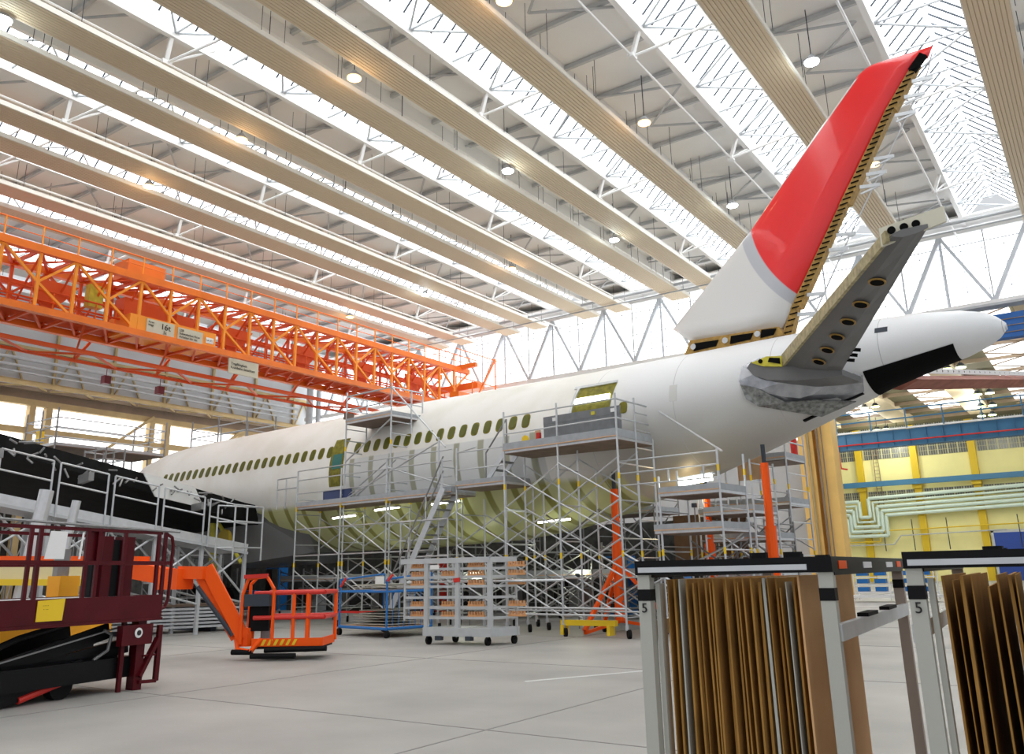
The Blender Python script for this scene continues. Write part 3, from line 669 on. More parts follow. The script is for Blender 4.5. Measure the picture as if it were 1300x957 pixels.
l0_ = [(7.42,1.40),(7.6,1.16),(8.0,.98),(8.7,.86),(9.4,.80),(9.9,.80),(9.9,.95),(8.43,1.30),(7.9,1.40),(7.55,1.55)]
MB().loft([[F(a_+.25, 1.35, b_-.12) for a_, b_ in l0_], [F(a_, 1.98, b_) for a_, b_ in l0_]]).build('leading_edge_stub', 'stab', stb)
bsk = MB(); q4 = [(7.22,.98),(7.30,.62),(7.55,.44),(8.8,.20),(9.7,.50),(8.9,.52),(8.2,.50),(7.6,.86)]
bsk.add([onskin(a_, b_, .13) for a_, b_ in q4], [(0,1,2,7),(7,2,3,6),(6,3,4,5)])
bo_ = bsk.build('bare_skin_patch', mat('scuffed_metal', (.30,.31,.30), .3, metal=.6, noise=.6, nscale=8), ac); bo_.modifiers.new('s','SOLIDIFY').thickness = .03
for i in range(3): MB().bar(stabpt(2.6+.3*i,1.0,.02), stabpt(2.65+.3*i,1.10,.0), .06, .08).build('elevator_hinge', 'dark', stb)
# ---- starboard tailplane beyond
rings = []
for lat, s0, s1, z in ((-1.2,9.9,10.9,.95), (-4,11.0,11.9,1.25), (-8,12.2,12.8,1.75)):
    rings.append([F(s0,lat,z), F(s0,lat,z+.2), F((s0+s1)/2,lat,z+.28), F(s1,lat,z+.1), F((s0+s1)/2,lat,z-.12)])
st2 = MB().loft(rings).build('tailplane', 'rubr', ac, label='starboard tailplane with rust red skin seen beyond the cone')
MB().loft([[F(10.6,-1.3,1.28), F(10.65,-1.3,1.28), F(10.65,-1.3,1.44), F(10.6,-1.3,1.44)], [F(12.7,-8,1.98), F(12.75,-8,1.98), F(12.75,-8,2.10), F(12.7,-8,2.10)]]).build('perforated_spar', 'white', st2)
hm = MB()
for i in range(22):
    t = .08+.9*i/22; hm.disc(F(10.6+2.1*t,-1.3-6.7*t,1.36+.68*t)+nF*.04, nF+dF*.2, .055-.02*t, .02, 8)
hm.build('spar_holes', 'dark', st2)
# ---- port wing
def wing_ring(lat, le, te, z, th):
    out = []
    for c, u, d in ((0,0,0),(.06,.45,-.35),(.25,.55,-.5),(.6,.45,-.42),(1,.22,-.30)):
        out.append((c, u*th, d*th))
    up3 = [F(le+(te-le)*c, lat, z+u) for c, u, d in out]; lo3 = [F(le+(te-le)*c, lat, z+d) for c, u, d in out[::-1] if c > 0]
    return up3+lo3
wg = MB().loft([wing_ring(1.5,-25.5,-14.2,-1.35,1.5), wing_ring(3.2,-24.3,-14.0,-1.15,1.45), wing_ring(9,-20.5,-11.9,-.40,1.1), wing_ring(15,-16.3,-9.4,.22,.85), wing_ring(21,-12.2,-6.8,.85,.6)]).build('wing', 'wing', ac, label='stripped dark port wing behind the wing dock')
MB().prism([F(-11.35,8.95,-.28), F(-12.35,6.45,-.53), F(-12.6,5.88,-1.24), F(-11.6,8.32,-1.03)], dF*.06).build('flap_panel', 'white', wg, 'white panel left on the wing trailing edge')
cl = MB(); random.seed(3)
for i in range(60):
    t = random.random(); la = 4+14*t; q_ = F(-13.6+(la-3.2)*.42, la, -1.25+.1*(la-3)+random.uniform(-.2,.25))
    cl.tube(q_, q_+V((random.uniform(-.4,.4), random.uniform(-.4,.4), random.uniform(-.3,.2))), .03, 5)
cl.build('exposed_linkage', 'galvd', wg)
for la in (6.5, 11.5, 14.5): MB().bar(F(-13.6+(la-3.2)*.42,la,-1.95+.1*la), F(-12.9+(la-3.2)*.42,la,-1.9+.1*la), .16, .25).build('flap_track', 'galvd', wg)
MB().loft([[F(-27,1.6,-1.6), F(-27,2.2,-2.6), F(-27,-2.2,-2.6), F(-27,-1.6,-1.6)], [F(-22,2.85,-.9), F(-22,2.6,-3.3), F(-22,-2.6,-3.3), F(-22,-2.85,-.9)], [F(-15,2.86,-.9), F(-15,2.5,-3.2), F(-15,-2.5,-3.2), F(-15,-2.86,-.9)], [F(-11.5,1.9,-2.0), F(-11.5,1.5,-2.84), F(-11.5,-1.5,-2.84), F(-11.5,-1.9,-2.0)]]).build('belly_fairing', 'stab', ac)
# main gear
gr = MB().tube(F(-15.6,3.6,-1.4), F(-15.6,3.4,-4.5), .16, 10).tube(F(-15.2,3.6,-1.6), F(-14.0,3.2,-3.2), .08, 8).build('landing_gear', 'oliveb', ac, 'yellow green landing gear strut under the wing root')
for dx in (-.7,.7):
    for dl in (3.0,3.9): MB().tube(F(-15.6+dx,dl-.2,-4.75), F(-15.6+dx,dl+.2,-4.75), .62, 20).build('wheel', 'black', gr)
MB().disc(F(-14.4,3.7,-2.3), nF, .42, .15, 16).build('gear_ring', mat('mustard', (.40,.28,.02), .5), gr)

# orange jacks
def jack(x, y, ztop, label, stand=True):
    o = thing('aircraft_jack', label, 'jack', (x,y,0))
    MB().tube((x,y,.3), (x,y,ztop*.62), .15, 12).build('outer_cylinder', 'lor', o); MB().tube((x,y,ztop*.62), (x,y,ztop), .11, 12).build('ram', 'lor', o)
    MB().tube((x,y,ztop), (x,y,ztop+.5), .06, 8).build('jack_pad', 'bar', o)
    if stand:
        for t in (0.3, 2.4, 4.5):
            e = V((x+1.5*math.cos(t), y+1.5*math.sin(t), .12)); MB().bar((x,y,1.9), e, .1, .1).bar(e-V((0,0,.05)), (x,y,.3), .08, .08).build('leg', 'lor', o)
    return o
jack(-11.75, 22.0, 3.95, 'tall orange jack standing inside the tall front scaffold')
jack(-7.5, 22.7, 4.4, 'bright orange tubular jack standing in front of the yellow pillar', False)
jack(-9.6, 23.6, 3.8, 'orange jack half hidden behind the right walkway railing', False)

# ================================================================== SCAFFOLDS
A0 = V((-10.7,20.35,0))
def S3(l, d, z): return A0+dF*l-nF*d+V((0,0,z))
TR = .026
def part(o, nm, m_, *segs, r=TR):
    b_ = MB()
    for p_, q_ in segs: b_.tube(p_, q_, r, 6)
    return b_.build(nm, m_, o)
def caster(o, l, d):
    c = S3(l, d, 0)
    w = MB().tube(c+V((.03,-.03,.11)), c+V((.09,.03,.11)), .11, 12).build('caster', 'black', o)
    MB().tube(c+V((0,0,.2)), c+V((0,0,.32)), .05, 8).build('caster_fork', 'galv', w)
def standard(o, l, d, z0, z1, tags=True, m_='galv'):
    s_ = MB().tube(S3(l,d,z0), S3(l,d,z1), .03, 8).build('standard', m_, o)
    if tags:
        b_ = MB()
        for z in (2.0, 4.0, 6.0):
            if z0 < z < z1-.3: b_.tube(S3(l,d,z), S3(l,d,z+.16), .034, 8)
        if b_.v: b_.build('yellow_tag', 'yel', s_)
def ladderframe(o, l, d0, d1, z0, z1, step=.5, m_='galv'):
    z = z0+.3; b_ = MB()
    while z < z1: b_.tube(S3(l,d0,z), S3(l,d1,z), .02, 5); z += step
    b_.build('end_frame_rungs', m_, o)
def deck(o, l0, l1, d0, d1, z, toe=.16):
    MB().prism([S3(l0,d0,z-.09), S3(l1,d0,z-.09), S3(l1,d1,z-.09), S3(l0,d1,z-.09)], (0,0,.02)).build('deck_board', 'wood', o)
    MB().prism([S3(l0,d0,z-.07), S3(l1,d0,z-.07), S3(l1,d1,z-.07), S3(l0,d1,z-.07)], (0,0,.07)).build('deck_frame', 'alu', o)
    if toe:
        t_ = MB().bar(S3(l0,d0-.03,z+toe/2), S3(l1,d0-.03,z+toe/2), .03, toe).bar(S3(l1,d0,z+toe/2), S3(l1,d1,z+toe/2), .03, toe).build('toe_board', 'toe', o)
        MB().bar(S3(l0,d0-.035,z+.012), S3(l1,d0-.035,z+.012), .035, .03).build('orange_edge', 'ply', t_)
def rails(o, l0, l1, d, z, hs=(.5,1.0), m_='galv'):
    for h in hs: part(o, 'guard_rail', m_, (S3(l0,d,z+h), S3(l1,d,z+h)), r=.022)
def braces(o, l0, l1, d, zs, both=True, m_='galv'):
    for z0, z1 in zs:
        part(o, 'diagonal_brace', m_, (S3(l0,d,z1), S3(l1,d,z0)), r=.023)
        if both: part(o, 'diagonal_brace', m_, (S3(l0,d+.06,z0), S3(l1,d+.06,z1)), r=.023)
# tall front tower with the grey box
XF = Matrix.Translation((.22,-.42,0))
tw = thing('scaffold_tower', 'tall aluminium scaffold with high deck carrying a grey panel box, right of centre', 'scaffold', S3(-2,.7,0))
for l, zt in ((0,6.3),(-1.98,6.3),(-3.95,6.3)):
    for d in (0, .95, 1.85):
        if d == 1.85 and l != 0 : 
            standard(tw, l, d, .3, 5.0); caster(tw, l, d); continue
        standard(tw, l, d, .3, zt if (d == 0 or l == 0) else 5.2); caster(tw, l, d)
    ladderframe(tw, l, 0, .95, .2, 5.2, .98)
ladderframe(tw, 0, .95, 1.85, .2, 6.2, .49)
deck(tw, -3.95, 0, 0, 1.85, 5.13, .22)
rails(tw, -3.95, 0, 0, 5.13, (.5,1.02))
for h in (.5,1.02): part(tw, 'guard_rail', 'galv', (S3(0,0,5.13+h), S3(0,1.85,5.13+h)))
zs = [(.5,1.5),(1.5,2.5),(2.5,3.5),(3.5,4.6)]
for l0, l1 in ((-1.98,0),(-3.95,-1.98)):
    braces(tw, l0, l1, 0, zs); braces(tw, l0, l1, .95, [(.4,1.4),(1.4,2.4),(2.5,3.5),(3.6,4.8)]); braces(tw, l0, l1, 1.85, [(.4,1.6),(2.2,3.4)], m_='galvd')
part(tw, 'outrigger_brace', 'galv', (S3(0,1.85,6.2), S3(2.7,.6,4.5)), (S3(0,0,2.1), S3(3.6,-.3,.3)), (S3(0,.95,1.2), S3(2.8,1.2,2.4)))
part(tw, 'base_ledger', 'galv', (S3(-3.95,0,.55), S3(0,0,.55)), (S3(-3.95,0,.72), S3(0,0,.72)), (S3(-7,.95,.6), S3(0,.95,.6)), r=.03)
gb = thing('panel_box', 'grey sheet enclosure standing on the highest scaffold deck below the rear door', 'enclosure', S3(-1.4,.6,5.3))
MB().bar(S3(-2.7,.35,5.47), S3(-.06,.35,5.47), .05, .66).bar(S3(-2.7,.33,5.91), S3(-.06,.33,5.91), .03, .22).build('side_sheet', 'chk', gb)
MB().bar(S3(-2.7,.35,5.47), S3(-2.7,1.5,5.47), .04, .66).build('end_sheet', 'chk', gb)
for l in (-2.35,-1.0,-.35): MB().bar(S3(l,.30,5.91), S3(l+.13,.30,5.91), .02, .1).build('slot', 'paper' if l != -1.0 else 'oliveb', gb)
pp = thing('fire_extinguisher', 'small red extinguisher and yellow disc on the high deck beside the box', 'extinguisher', S3(-2.95,.4,5.3))
MB().tube(S3(-2.95,.4,5.15), S3(-2.95,.4,5.6), .08, 12).build('bottle', 'red', pp); MB().disc(S3(-3.4,.35,5.45), nF, .13, .03).build('disc', 'yel', pp); MB().bar(S3(-3.05,.5,5.15), S3(-3.05,.5,5.7), .18, .04).build('board', 'ply', pp)

XF = None
def tower(name, label, ls, ds, zt, decks=(), tagsx=True, zs=((.5,1.7),(1.9,3.1),(3.1,4.2)), both=True, m_='galv', rung=.5):
    o = thing(name, label, 'scaffold', S3(sum(ls)/len(ls), ds[0], 0))
    for l in ls:
        for d in ds: standard(o, l, d, .25, zt, tagsx, m_); 
        for d0, d1 in zip(ds, ds[1:]): ladderframe(o, l, d0, d1, .2, zt, rung, m_)
        caster(o, l, ds[0])
    for d in ds:
        for l0, l1 in zip(ls, ls[1:]): braces(o, l0, l1, d, zs, both, m_)
    for z in decks:
        deck(o, ls[0], ls[-1], ds[0], ds[-1], z)
    return o
mw = tower('scaffold_tower', 'scaffold with a middle height deck just left of the tall scaffold', [-6.0,-3.99], [.0,1.3], 4.3, (4.3,), zs=((.5,1.5),(1.5,2.5),(2.5,3.5)), rung=.98)
rails(mw, -6.0, -3.99, 0, 4.3, (.5,1.05)); standard(mw, -6.0, 0, 4.2, 5.5, False); part(mw, 'guard_rail', 'galv', (S3(-6.0,0,5.35), S3(-5.2,0,5.45)))
# long dock with platform along the cabin
dkk = thing('work_dock', 'long scaffold dock with grey platform along the middle of the fuselage', 'scaffold', S3(-10,.5,0))
for l, zt in ((-6.8,5.95),(-9.25,5.5),(-11.65,5.4),(-14.2,5.5)):
    standard(dkk, l, 0, .25, zt); standard(dkk, l, 1.1, .25, zt-.9); caster(dkk, l, 0)
    ladderframe(dkk, l, 0, 1.1, .3, zt-.9, .55)
for l0, l1 in ((-9.25,-6.8),(-11.65,-9.25),(-14.2,-11.65)):
    braces(dkk, l0, l1, 0, [(.6,1.9),(2.4,3.7)], both=(l0 != -14.2)); braces(dkk, l0, l1, 1.1, [(1.0,2.2),(2.7,3.8)])
    part(dkk, 'ledger', 'galv', (S3(l0,0,3.35), S3(l1,0,3.35)), (S3(l0,0,2.4), S3(l1,0,2.4)), (S3(l0,1.1,1.6), S3(l1,1.1,1.6)))
deck(dkk, -14.2, -6.2, 0, 1.1, 4.15, .18)
rails(dkk, -14.2, -6.2, 0, 4.15, (.5,1.0,1.35)); 
part(dkk, 'guard_rail', 'galv', (S3(-14.2,0,4.9), S3(-15.9,.3,4.95)), (S3(-14.2,0,5.3), S3(-15.9,.3,5.35)), (S3(-15.9,.3,4.2), S3(-15.9,.3,5.35)), (S3(-15.2,.2,4.2), S3(-15.2,.2,5.35)))
part(dkk, 'diagonal_brace', 'galv', (S3(-11.65,0,4.2), S3(-6.8,0,5.8)), (S3(-9.25,0,5.2), S3(-6.2,0,4.3)), (S3(-11.65,.4,4.2), S3(-9.25,.4,5.5)))
tag(MB().bar(S3(-12.7,.05,4.45), S3(-11.2,.1,4.5), .04, .36).build('tarpaulin', 'navy'), 'dark blue panel lying on the long dock beside its railing', 'panel')
# high tower over the dock
ht = thing('scaffold_tower', 'narrow high scaffold rising past the cabin roof on the left of the long dock', 'scaffold', S3(-10.4,.6,0))
for l in (-11.6,-9.2):
    for d in (.1,1.05): standard(ht, l, d, .25 if d < 1 else 4.2, 8.15 if d < 1 else 8.0)
    ladderframe(ht, l, .1, 1.05, 4.4, 7.1, .42)
deck(ht, -11.6, -9.2, .1, 1.6, 7.05, .12)
for h in (.45,.95): part(ht, 'guard_rail', 'galv', (S3(-11.6,.1,7.05+h), S3(-9.2,.1,7.05+h)), (S3(-9.2,.1,7.05+h), S3(-9.2,1.6,7.05+h)), (S3(-11.6,.1,7.05+h), S3(-11.6,1.6,7.05+h)))
part(ht, 'diagonal_brace', 'galv', (S3(-11.6,.1,5.6), S3(-9.2,.1,6.9)), (S3(-11.6,.1,4.3), S3(-9.2,.1,5.5)), (S3(-9.2,.1,8.0), S3(-6.5,0,5.6)), (S3(-9.2,1.6,7), S3(-9.2,1.6,8.1)))
MB().bar(S3(-11.75,.1,7.3), S3(-11.2,.1,7.2), .03, .24).build('wood_panel', 'wood', ht)
# stairs
st = thing('scaffold_stair', 'aluminium stair climbing from the floor to the long dock', 'stairs', S3(-8,-.5,0))
a0_, a1_ = S3(-8.6,-.55,.2), S3(-6.3,-.3,4.25)
for d in (0,.65): MB().bar(a0_-nF*d, a1_-nF*d, .05, .2).build('stringer', 'alu', st)
for i in range(16):
    c = a0_.lerp(a1_, (i+.5)/16); MB().bar(c, c-nF*.65, .24, .04).build('tread', 'galvd', st)
for h in (.55,1.0): part(st, 'hand_rail', 'galvd', (a0_+V((0,0,h)), a1_+V((0,0,h))))
for t in (.1,.4,.7,.98): c = a0_.lerp(a1_, t); part(st, 'rail_post', 'galv', (c, c+V((0,0,1.0))))
s2 = thing('scaffold_stair', 'short steep stair from the middle deck up to the highest deck', 'stairs', S3(-4.7,.2,4.4))
b0_, b1_ = S3(-4.9,.15,4.35), S3(-4.05,.15,5.3)
for d in (0,.6): MB().bar(b0_-nF*d, b1_-nF*d, .04, .14).build('stringer', 'alu', s2)
for i in range(4): c = b0_.lerp(b1_, (i+.5)/4); MB().bar(c, c-nF*.6, .2, .04).build('tread', 'galvd', s2)
part(s2, 'hand_rail', 'galvd', (b0_+V((0,0,.9)), b1_+V((0,0,.9))))
for c in (b0_, b1_): part(s2, 'rail_post', 'galvd', (c, c+V((0,0,.9))))
sg = thing('guard_frame', 'square railing frame behind the silver trolley', 'railing', S3(-7.4,-.4,0))
for l in (-8.1,-6.0): part(sg, 'post', 'galv', (S3(l,-.4,0), S3(l,-.4,3.3)))
for z in (3.3,2.7,2.2): part(sg, 'rail', 'galv', (S3(-8.1,-.4,z), S3(-6.0,-.4,z)))
# right walkways
rw = thing('scaffold_walkway', 'two deck scaffold under the tail to the right of the tall scaffold', 'scaffold', S3(2.4,.5,0))
for l in (1.2, 2.9):
    for d in (0, 1.5): standard(rw, l, d, .25, 4.55 if l > 2 else 4.0)
    ladderframe(rw, l, 0, 1.5, .3, 3.6, .5)
deck(rw, 1.2, 2.9, 0, 1.5, 3.55, .16); deck(rw, 1.0, 2.9, 0, 1.5, 2.62, .16)
rails(rw, 0.0, 2.9, 0, 3.55, (.3,.62,.95)); part(rw, 'rail_post', 'galv', (S3(1.5,0,3.85), S3(1.5,0,4.15)), (S3(2.5,0,3.85), S3(2.5,0,4.15)), (S3(1.75,.0,3.55), S3(1.75,0,4.1)))
braces(rw, 1.2, 2.9, 0, [(.3,1.3)]); braces(rw, 1.2, 2.9, 1.5, [(1.2,2.4)], m_='galvd')
o = thing('work_light', 'long fluorescent work light on the right walkway', 'lamp', S3(2.0,.5,3.75)); MB().bar(S3(1.55,.5,3.84), S3(2.45,.5,3.92), .16, .16).build('tube', 'tube', o)
MB().bar(S3(1.5,.55,3.95), S3(2.5,.55,4.02), .2, .04).build('reflector', 'gsteel', o)
# further right scaffold beyond the tail
fr_ = tower('scaffold_tower', 'scaffold under the tail cone in front of the yellow pillar', [.9,2.4], [3.0,4.6], 4.6, (3.2,), m_='galv', zs=((.5,1.6),(1.8,2.9)))
fr2 = tower('scaffold_tower', 'rear scaffold with two decks beside the yellow pillar', [.5,2.1], [6.4,8.0], 6.0, (5.0,3.6), m_='galv', zs=((.5,2.0),(2.2,3.2)))
for h in (.5,1.0): part(fr2, 'guard_rail', 'galv', (S3(.5,6.4,5.0+h), S3(2.1,6.4,5.0+h)), (S3(2.1,6.4,5.0+h), S3(2.1,8,5.0+h)))
fr3 = tower('scaffold_tower', 'middle scaffold between jack and walkway under the tail', [-.3,1.0], [5.0,6.2], 3.9, (3.3,), m_='galv', zs=((.5,2.0),(2.2,3.4)))
tag(MB().bar(S3(.5,6.36,4.75), S3(1.4,6.36,4.75), .05, .75).build('plywood_screen', 'ply'), 'pale plywood sheet on the scaffold below the tail', 'board')
tag(MB().tube(S3(.62,6.6,5.0), S3(.62,6.6,5.4), .12, 12).build('green_bucket', 'greenp'), 'green bucket on the scaffold beneath the tail', 'bucket')
tag(MB().tube(S3(1.9,7.7,5.05), S3(1.9,7.7,5.85), .11, 12).build('fire_extinguisher', 'red'), 'red cylinder hanging on the rear scaffold', 'extinguisher')
# scaffolds under the belly, their gloom put into a darker tube colour
bt = []
random.seed(5)
spec = [(-13.8,-11.4,2.2,4.4,2.4), (-10.8,-8.6,2.4,4.8,2.45), (-8.2,-5.8,2.4,5.2,2.4), (-5.0,-2.8,2.6,5.6,2.45), (-2.4,-.3,2.6,6.0,2.5), (.3,2.2,4.4,6.2,3.0), (-13.6,-11.2,6.6,8.4,4.2), (-9.6,-7.4,7.0,8.8,4.2), (-5.6,-3.2,7.2,9.0,4.2), (-1.2,1.0,7.2,9.0,4.2), (-17.6,-15.6,3.0,5.0,2.0), (-20.6,-18.4,4.0,6.0,2.0)]
wh = ['behind the blue cart', 'behind the foot of the stair', 'behind the silver trolley', 'behind the left bay of the tall scaffold', 'beside the first orange jack', 'behind the right walkway', 'on the far side below the cabin, left end', 'on the far side behind the stair', 'on the far side behind the tall scaffold', 'on the far side near the right walkway', 'behind the orange basket', 'below the wing root']
for (l0, l1, d0, d1, zt), w_ in zip(spec, wh):
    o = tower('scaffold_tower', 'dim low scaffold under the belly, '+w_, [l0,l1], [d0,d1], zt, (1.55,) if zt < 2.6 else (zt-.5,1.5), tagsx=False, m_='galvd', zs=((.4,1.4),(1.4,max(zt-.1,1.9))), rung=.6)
tag(MB().b2((-57,31,0), (-13,31.3,3.5)).build('dark_backdrop', mat('dark_clutter', (.05,.05,.045), .8, noise=.6, nscale=3)), 'added dark backdrop far behind the scaffolds under the fuselage', 'backdrop')  # added dark sheet standing in for gloomy clutter, hides the bright wall glass
tag(MB().bar(S3(-2.,6.4,2.6), S3(.6,6.4,2.6), .06, 1.6).build('brown_screen', 'brick'), 'brown sheeting screen behind the right walkway', 'screen')
random.seed(21)
for i in range(16):
    x = -50+2.45*i+random.uniform(-.4,.4); w_ = random.uniform(.9,1.5); h_ = random.uniform(1.0,2.2); y_ = 29.6+random.uniform(-.4,.4)
    cm, cn = [('shade','dark'),('toe','grey'),('blue','blue'),('wood','brown'),('galvd','steel grey'),('red','red')][(i*5+i//3) % 6]
    o = thing('storage_cabinet', '%s storage cabinet in the gloom beyond the scaffolds, number %s from the left' % (cn, ['one','two','three','four','five','six','seven','eight','nine','ten','eleven','twelve','thirteen','fourteen','fifteen','sixteen'][i]), 'cabinet', (x,y_,0), 'cabinets beyond the scaffolds')
    MB().b2((x-w_/2,y_-.3,.08), (x+w_/2,y_+.3,h_)).build('body', cm if cm != 'red' or i > 9 else 'toe', o)
    MB().b2((x-w_/2+.04,y_-.33,.15), (x-.02,y_-.3,h_-.06)).build('door', 'shade', o); MB().b2((x+.02,y_-.33,.15), (x+w_/2-.04,y_-.3,h_-.06)).build('door', 'galvd', o)
# fluorescent work lights under the belly
for i, (l, d, z, w_) in enumerate([(-12.2,.6,3.75,'under the left end of the long dock'), (-9.9,.6,3.9,'under the middle of the long dock'), (-7.3,.8,3.95,'behind the head of the stair'), (-.6,2.6,4.55,'under the grey panel box'), (-3.6,1.8,3.2,'below the mid deck')]):
    o = thing('work_light', 'slim fluorescent work light '+w_, 'lamp', S3(l,d,z), 'work lights under the belly')
    MB().bar(S3(l-.65,d,z), S3(l+.65,d,z+.04), .16, .03).build('housing', 'brownst', o); MB().bar(S3(l-.6,d+.02,z-.04), S3(l+.6,d+.02,z), .09, .05).build('tube', 'tube', o)
for l, d, z, en, c_ in ((.6,3.0,3.6,22,(1,.8,.42)), (-7.5,2.2,1.6,22,(.95,1,.7)), (-11.5,2.2,1.6,18,(.95,1,.7)), (-3.2,2.4,1.7,22,(.95,1,.7))):
    o = thing('floor_lamp', 'small work lamp on a thin stand aimed at the belly, '+{.6:'warm, under the grey box',-7.5:'behind the stair',-11.5:'behind the blue cart',-3.2:'inside the tall scaffold'}[l], 'lamp', S3(l,d,0))
    MB().tube(S3(l,d,0), S3(l,d,z-.2), .02).build('stand', 'galvd', o); MB().tube(S3(l,d,z-.22), S3(l,d,z-.1), .08, 10).build('lamp_head', 'bar', o)
    li = bpy.data.lights.new('lamp_light', 'POINT'); li.energy = en; li.color = c_; li.shadow_soft_size = .12
    lo = bpy.data.objects.new('lamp_light', li); COL.objects.link(lo); lo.location = (0,0,z); lo.parent = o
# small clutter at the scaffold foot
tag(MB().b2((-12.55,20.1,.28), (-10.9,20.25,.42)).b2((-12.5,20.0,.05), (-12.42,20.3,.3)).b2((-11.1,20.0,.05), (-11.02,20.3,.3)).build('warning_beam', 'yel'), 'yellow floor beam lying at the foot of the tall scaffold', 'beam')
tag(MB().bar(S3(-11.5,-.2,.5), S3(-9.0,-.2,.5), .06, .07).build('red_bar', 'red'), 'thin red bar across the bottom of the dock behind the blue cart', 'bar')

# ================================================================== WING DOCK
WD0, WD1 = V((-24.1,10.5,0)), V((-23.6,18.4,0)); zA, zB = 3.99, 2.75
wdk = thing('wing_dock', 'sloping grey wing dock with double railing on the left', 'work platform', WD0.lerp(WD1,.5))
def D3(t, off, z): 
    p_ = WD0.lerp(WD1, t); n_ = V((1,-.06,0)); return p_+n_*off+V((0,0,zA+(zB-zA)*t+z))
MB().prism([D3(-.35,0,-.28), D3(1,0,-.28), D3(1,-1.6,-.28), D3(-.35,-1.6,-.28)], (0,0,.06)).build('deck_board', 'alu', wdk)
MB().bar(D3(-.35,.03,-.14), D3(1,.03,-.14), .05, .26).build('edge_beam', 'alu', wdk); MB().bar(D3(-.35,.05,-.30), D3(1,.05,-.30), .08, .08).build('edge_beam', 'gsteel', wdk)
n = 7
for i in range(-2, 6):
    t0 = i/5.+.01; t1 = (i+1)/5.-.015
    if t1 > 1.01: continue
    for t in (t0, t1): MB().tube(D3(t,.08,-.35), D3(t,.08,1.15), .03).build('rail_post', 'galv', wdk)
    for h in (1.15,.6): MB().tube(D3(t0,.08,h), D3(t1,.08,h), .028).build('guard_rail', 'galv', wdk)
for off in (-.1,-1.5):
    for i in range(-1, 6):
        t = i/5; q_ = D3(t,off,-.3); MB().bar((q_.x,q_.y,0), q_, .1, .1, (0,1,0)).build('leg', 'gsteel', wdk)
        if i < 5:
            q2 = D3(t+.2,off,-.3); MB().tube((q_.x,q_.y,q_.z-1.3), q2, .035).tube((q2.x,q2.y,q2.z-1.3), (q_.x,q_.y,q_.z), .035).tube((q_.x,q_.y,1.3), (q2.x,q2.y,.9), .035).build('diagonal_brace', 'galv', wdk)
eb = thing('guard_frame', 'small railed landing at the right end of the wing dock', 'railing', D3(1,.3,0))
for x, y in ((-23.2,16.9),(-23.0,18.5),(-22.6,17.1)): MB().tube((x,y,2.2), (x,y,3.9), .03).build('post', 'galv', eb)
for z in (3.9,3.4,2.6): MB().tube((-23.2,16.9,z), (-23.0,18.5,z), .026).tube((-23.0,18.5,z), (-22.6,17.1,z), .026).build('rail', 'galv', eb)
for i, (x, y, h) in enumerate([(-28,13,2.2),(-28.6,15.6,2.0),(-30,18,1.8)]):
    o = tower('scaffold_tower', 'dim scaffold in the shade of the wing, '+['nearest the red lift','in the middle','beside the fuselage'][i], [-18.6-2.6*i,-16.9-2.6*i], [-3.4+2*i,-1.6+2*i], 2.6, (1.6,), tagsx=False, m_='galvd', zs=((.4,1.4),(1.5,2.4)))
tag(MB().tube((-22.1,10.6,1.0), (-22.0,10.9,3.9), .17, 12).build('hydraulic_strut', 'alu'), 'thick silver strut rising beside the wing dock', 'strut', 'struts')
tag(MB().tube((-22.3,11.5,1.0), (-22.2,11.8,3.7), .11, 12).build('hydraulic_strut', 'alu'), 'thinner silver strut right of the thick one', 'strut', 'struts')
tag(MB().b2((-50,24,0), (-32,24.2,3.6)).build('dark_backdrop', bpy.data.materials['dark_clutter']), 'added dark backdrop for the shade under the wing', 'backdrop')  # another added dark sheet, the shade below the wing put into its colour
# nose dock far left
nd = thing('nose_dock', 'distant tube scaffold with a slanted platform above the wing', 'scaffold', (-45,27,0))
def fps(x0, x1, y0, y1, z0, zt, zd):
    for x in (x0, (x0+x1)/2, x1):
        for y in (y0, y1): MB().tube((x,y,z0), (x,y,zt), .05).build('standard', 'galvd', nd)
    for h in (.5,1.0,1.5):
        MB().tube((x0,y0,zd+h), (x1,y0,zd+h), .035).tube((x1,y0,zd+h), (x1,y1,zd+h), .035).tube((x0,y1,zd+h), (x1,y1,zd+h), .035).tube((x0,y0,zd+h), (x0,y1,zd+h), .035).build('guard_rail', 'galv', nd)
    MB().b2((x0,y0,zd), (x1,y1,zd+.05)).build('deck_board', 'wood', nd); MB().b2((x0,y0,zd+.05), (x1,y1,zd+.2)).build('deck_frame', 'gsteel', nd)
    MB().tube((x0,y0,z0), (x1,y0,zd), .035).tube((x1,y0,z0), (x1,y1,zd), .035).build('diagonal_brace', 'galv', nd)
fps(-47,-43.8,21.8,28,0,10.4,8.4); fps(-43.5,-38.5,29.5,31.5,0,10.6,8.6); fps(-53,-48,24,27,0,8.8,7.2); fps(-43,-41,23.0,24.0,0,8.2,6.6)
MB().box((-46.9,22.5,9.1), (.3,.3,.9)).build('yellow_hoist', 'yel', nd)

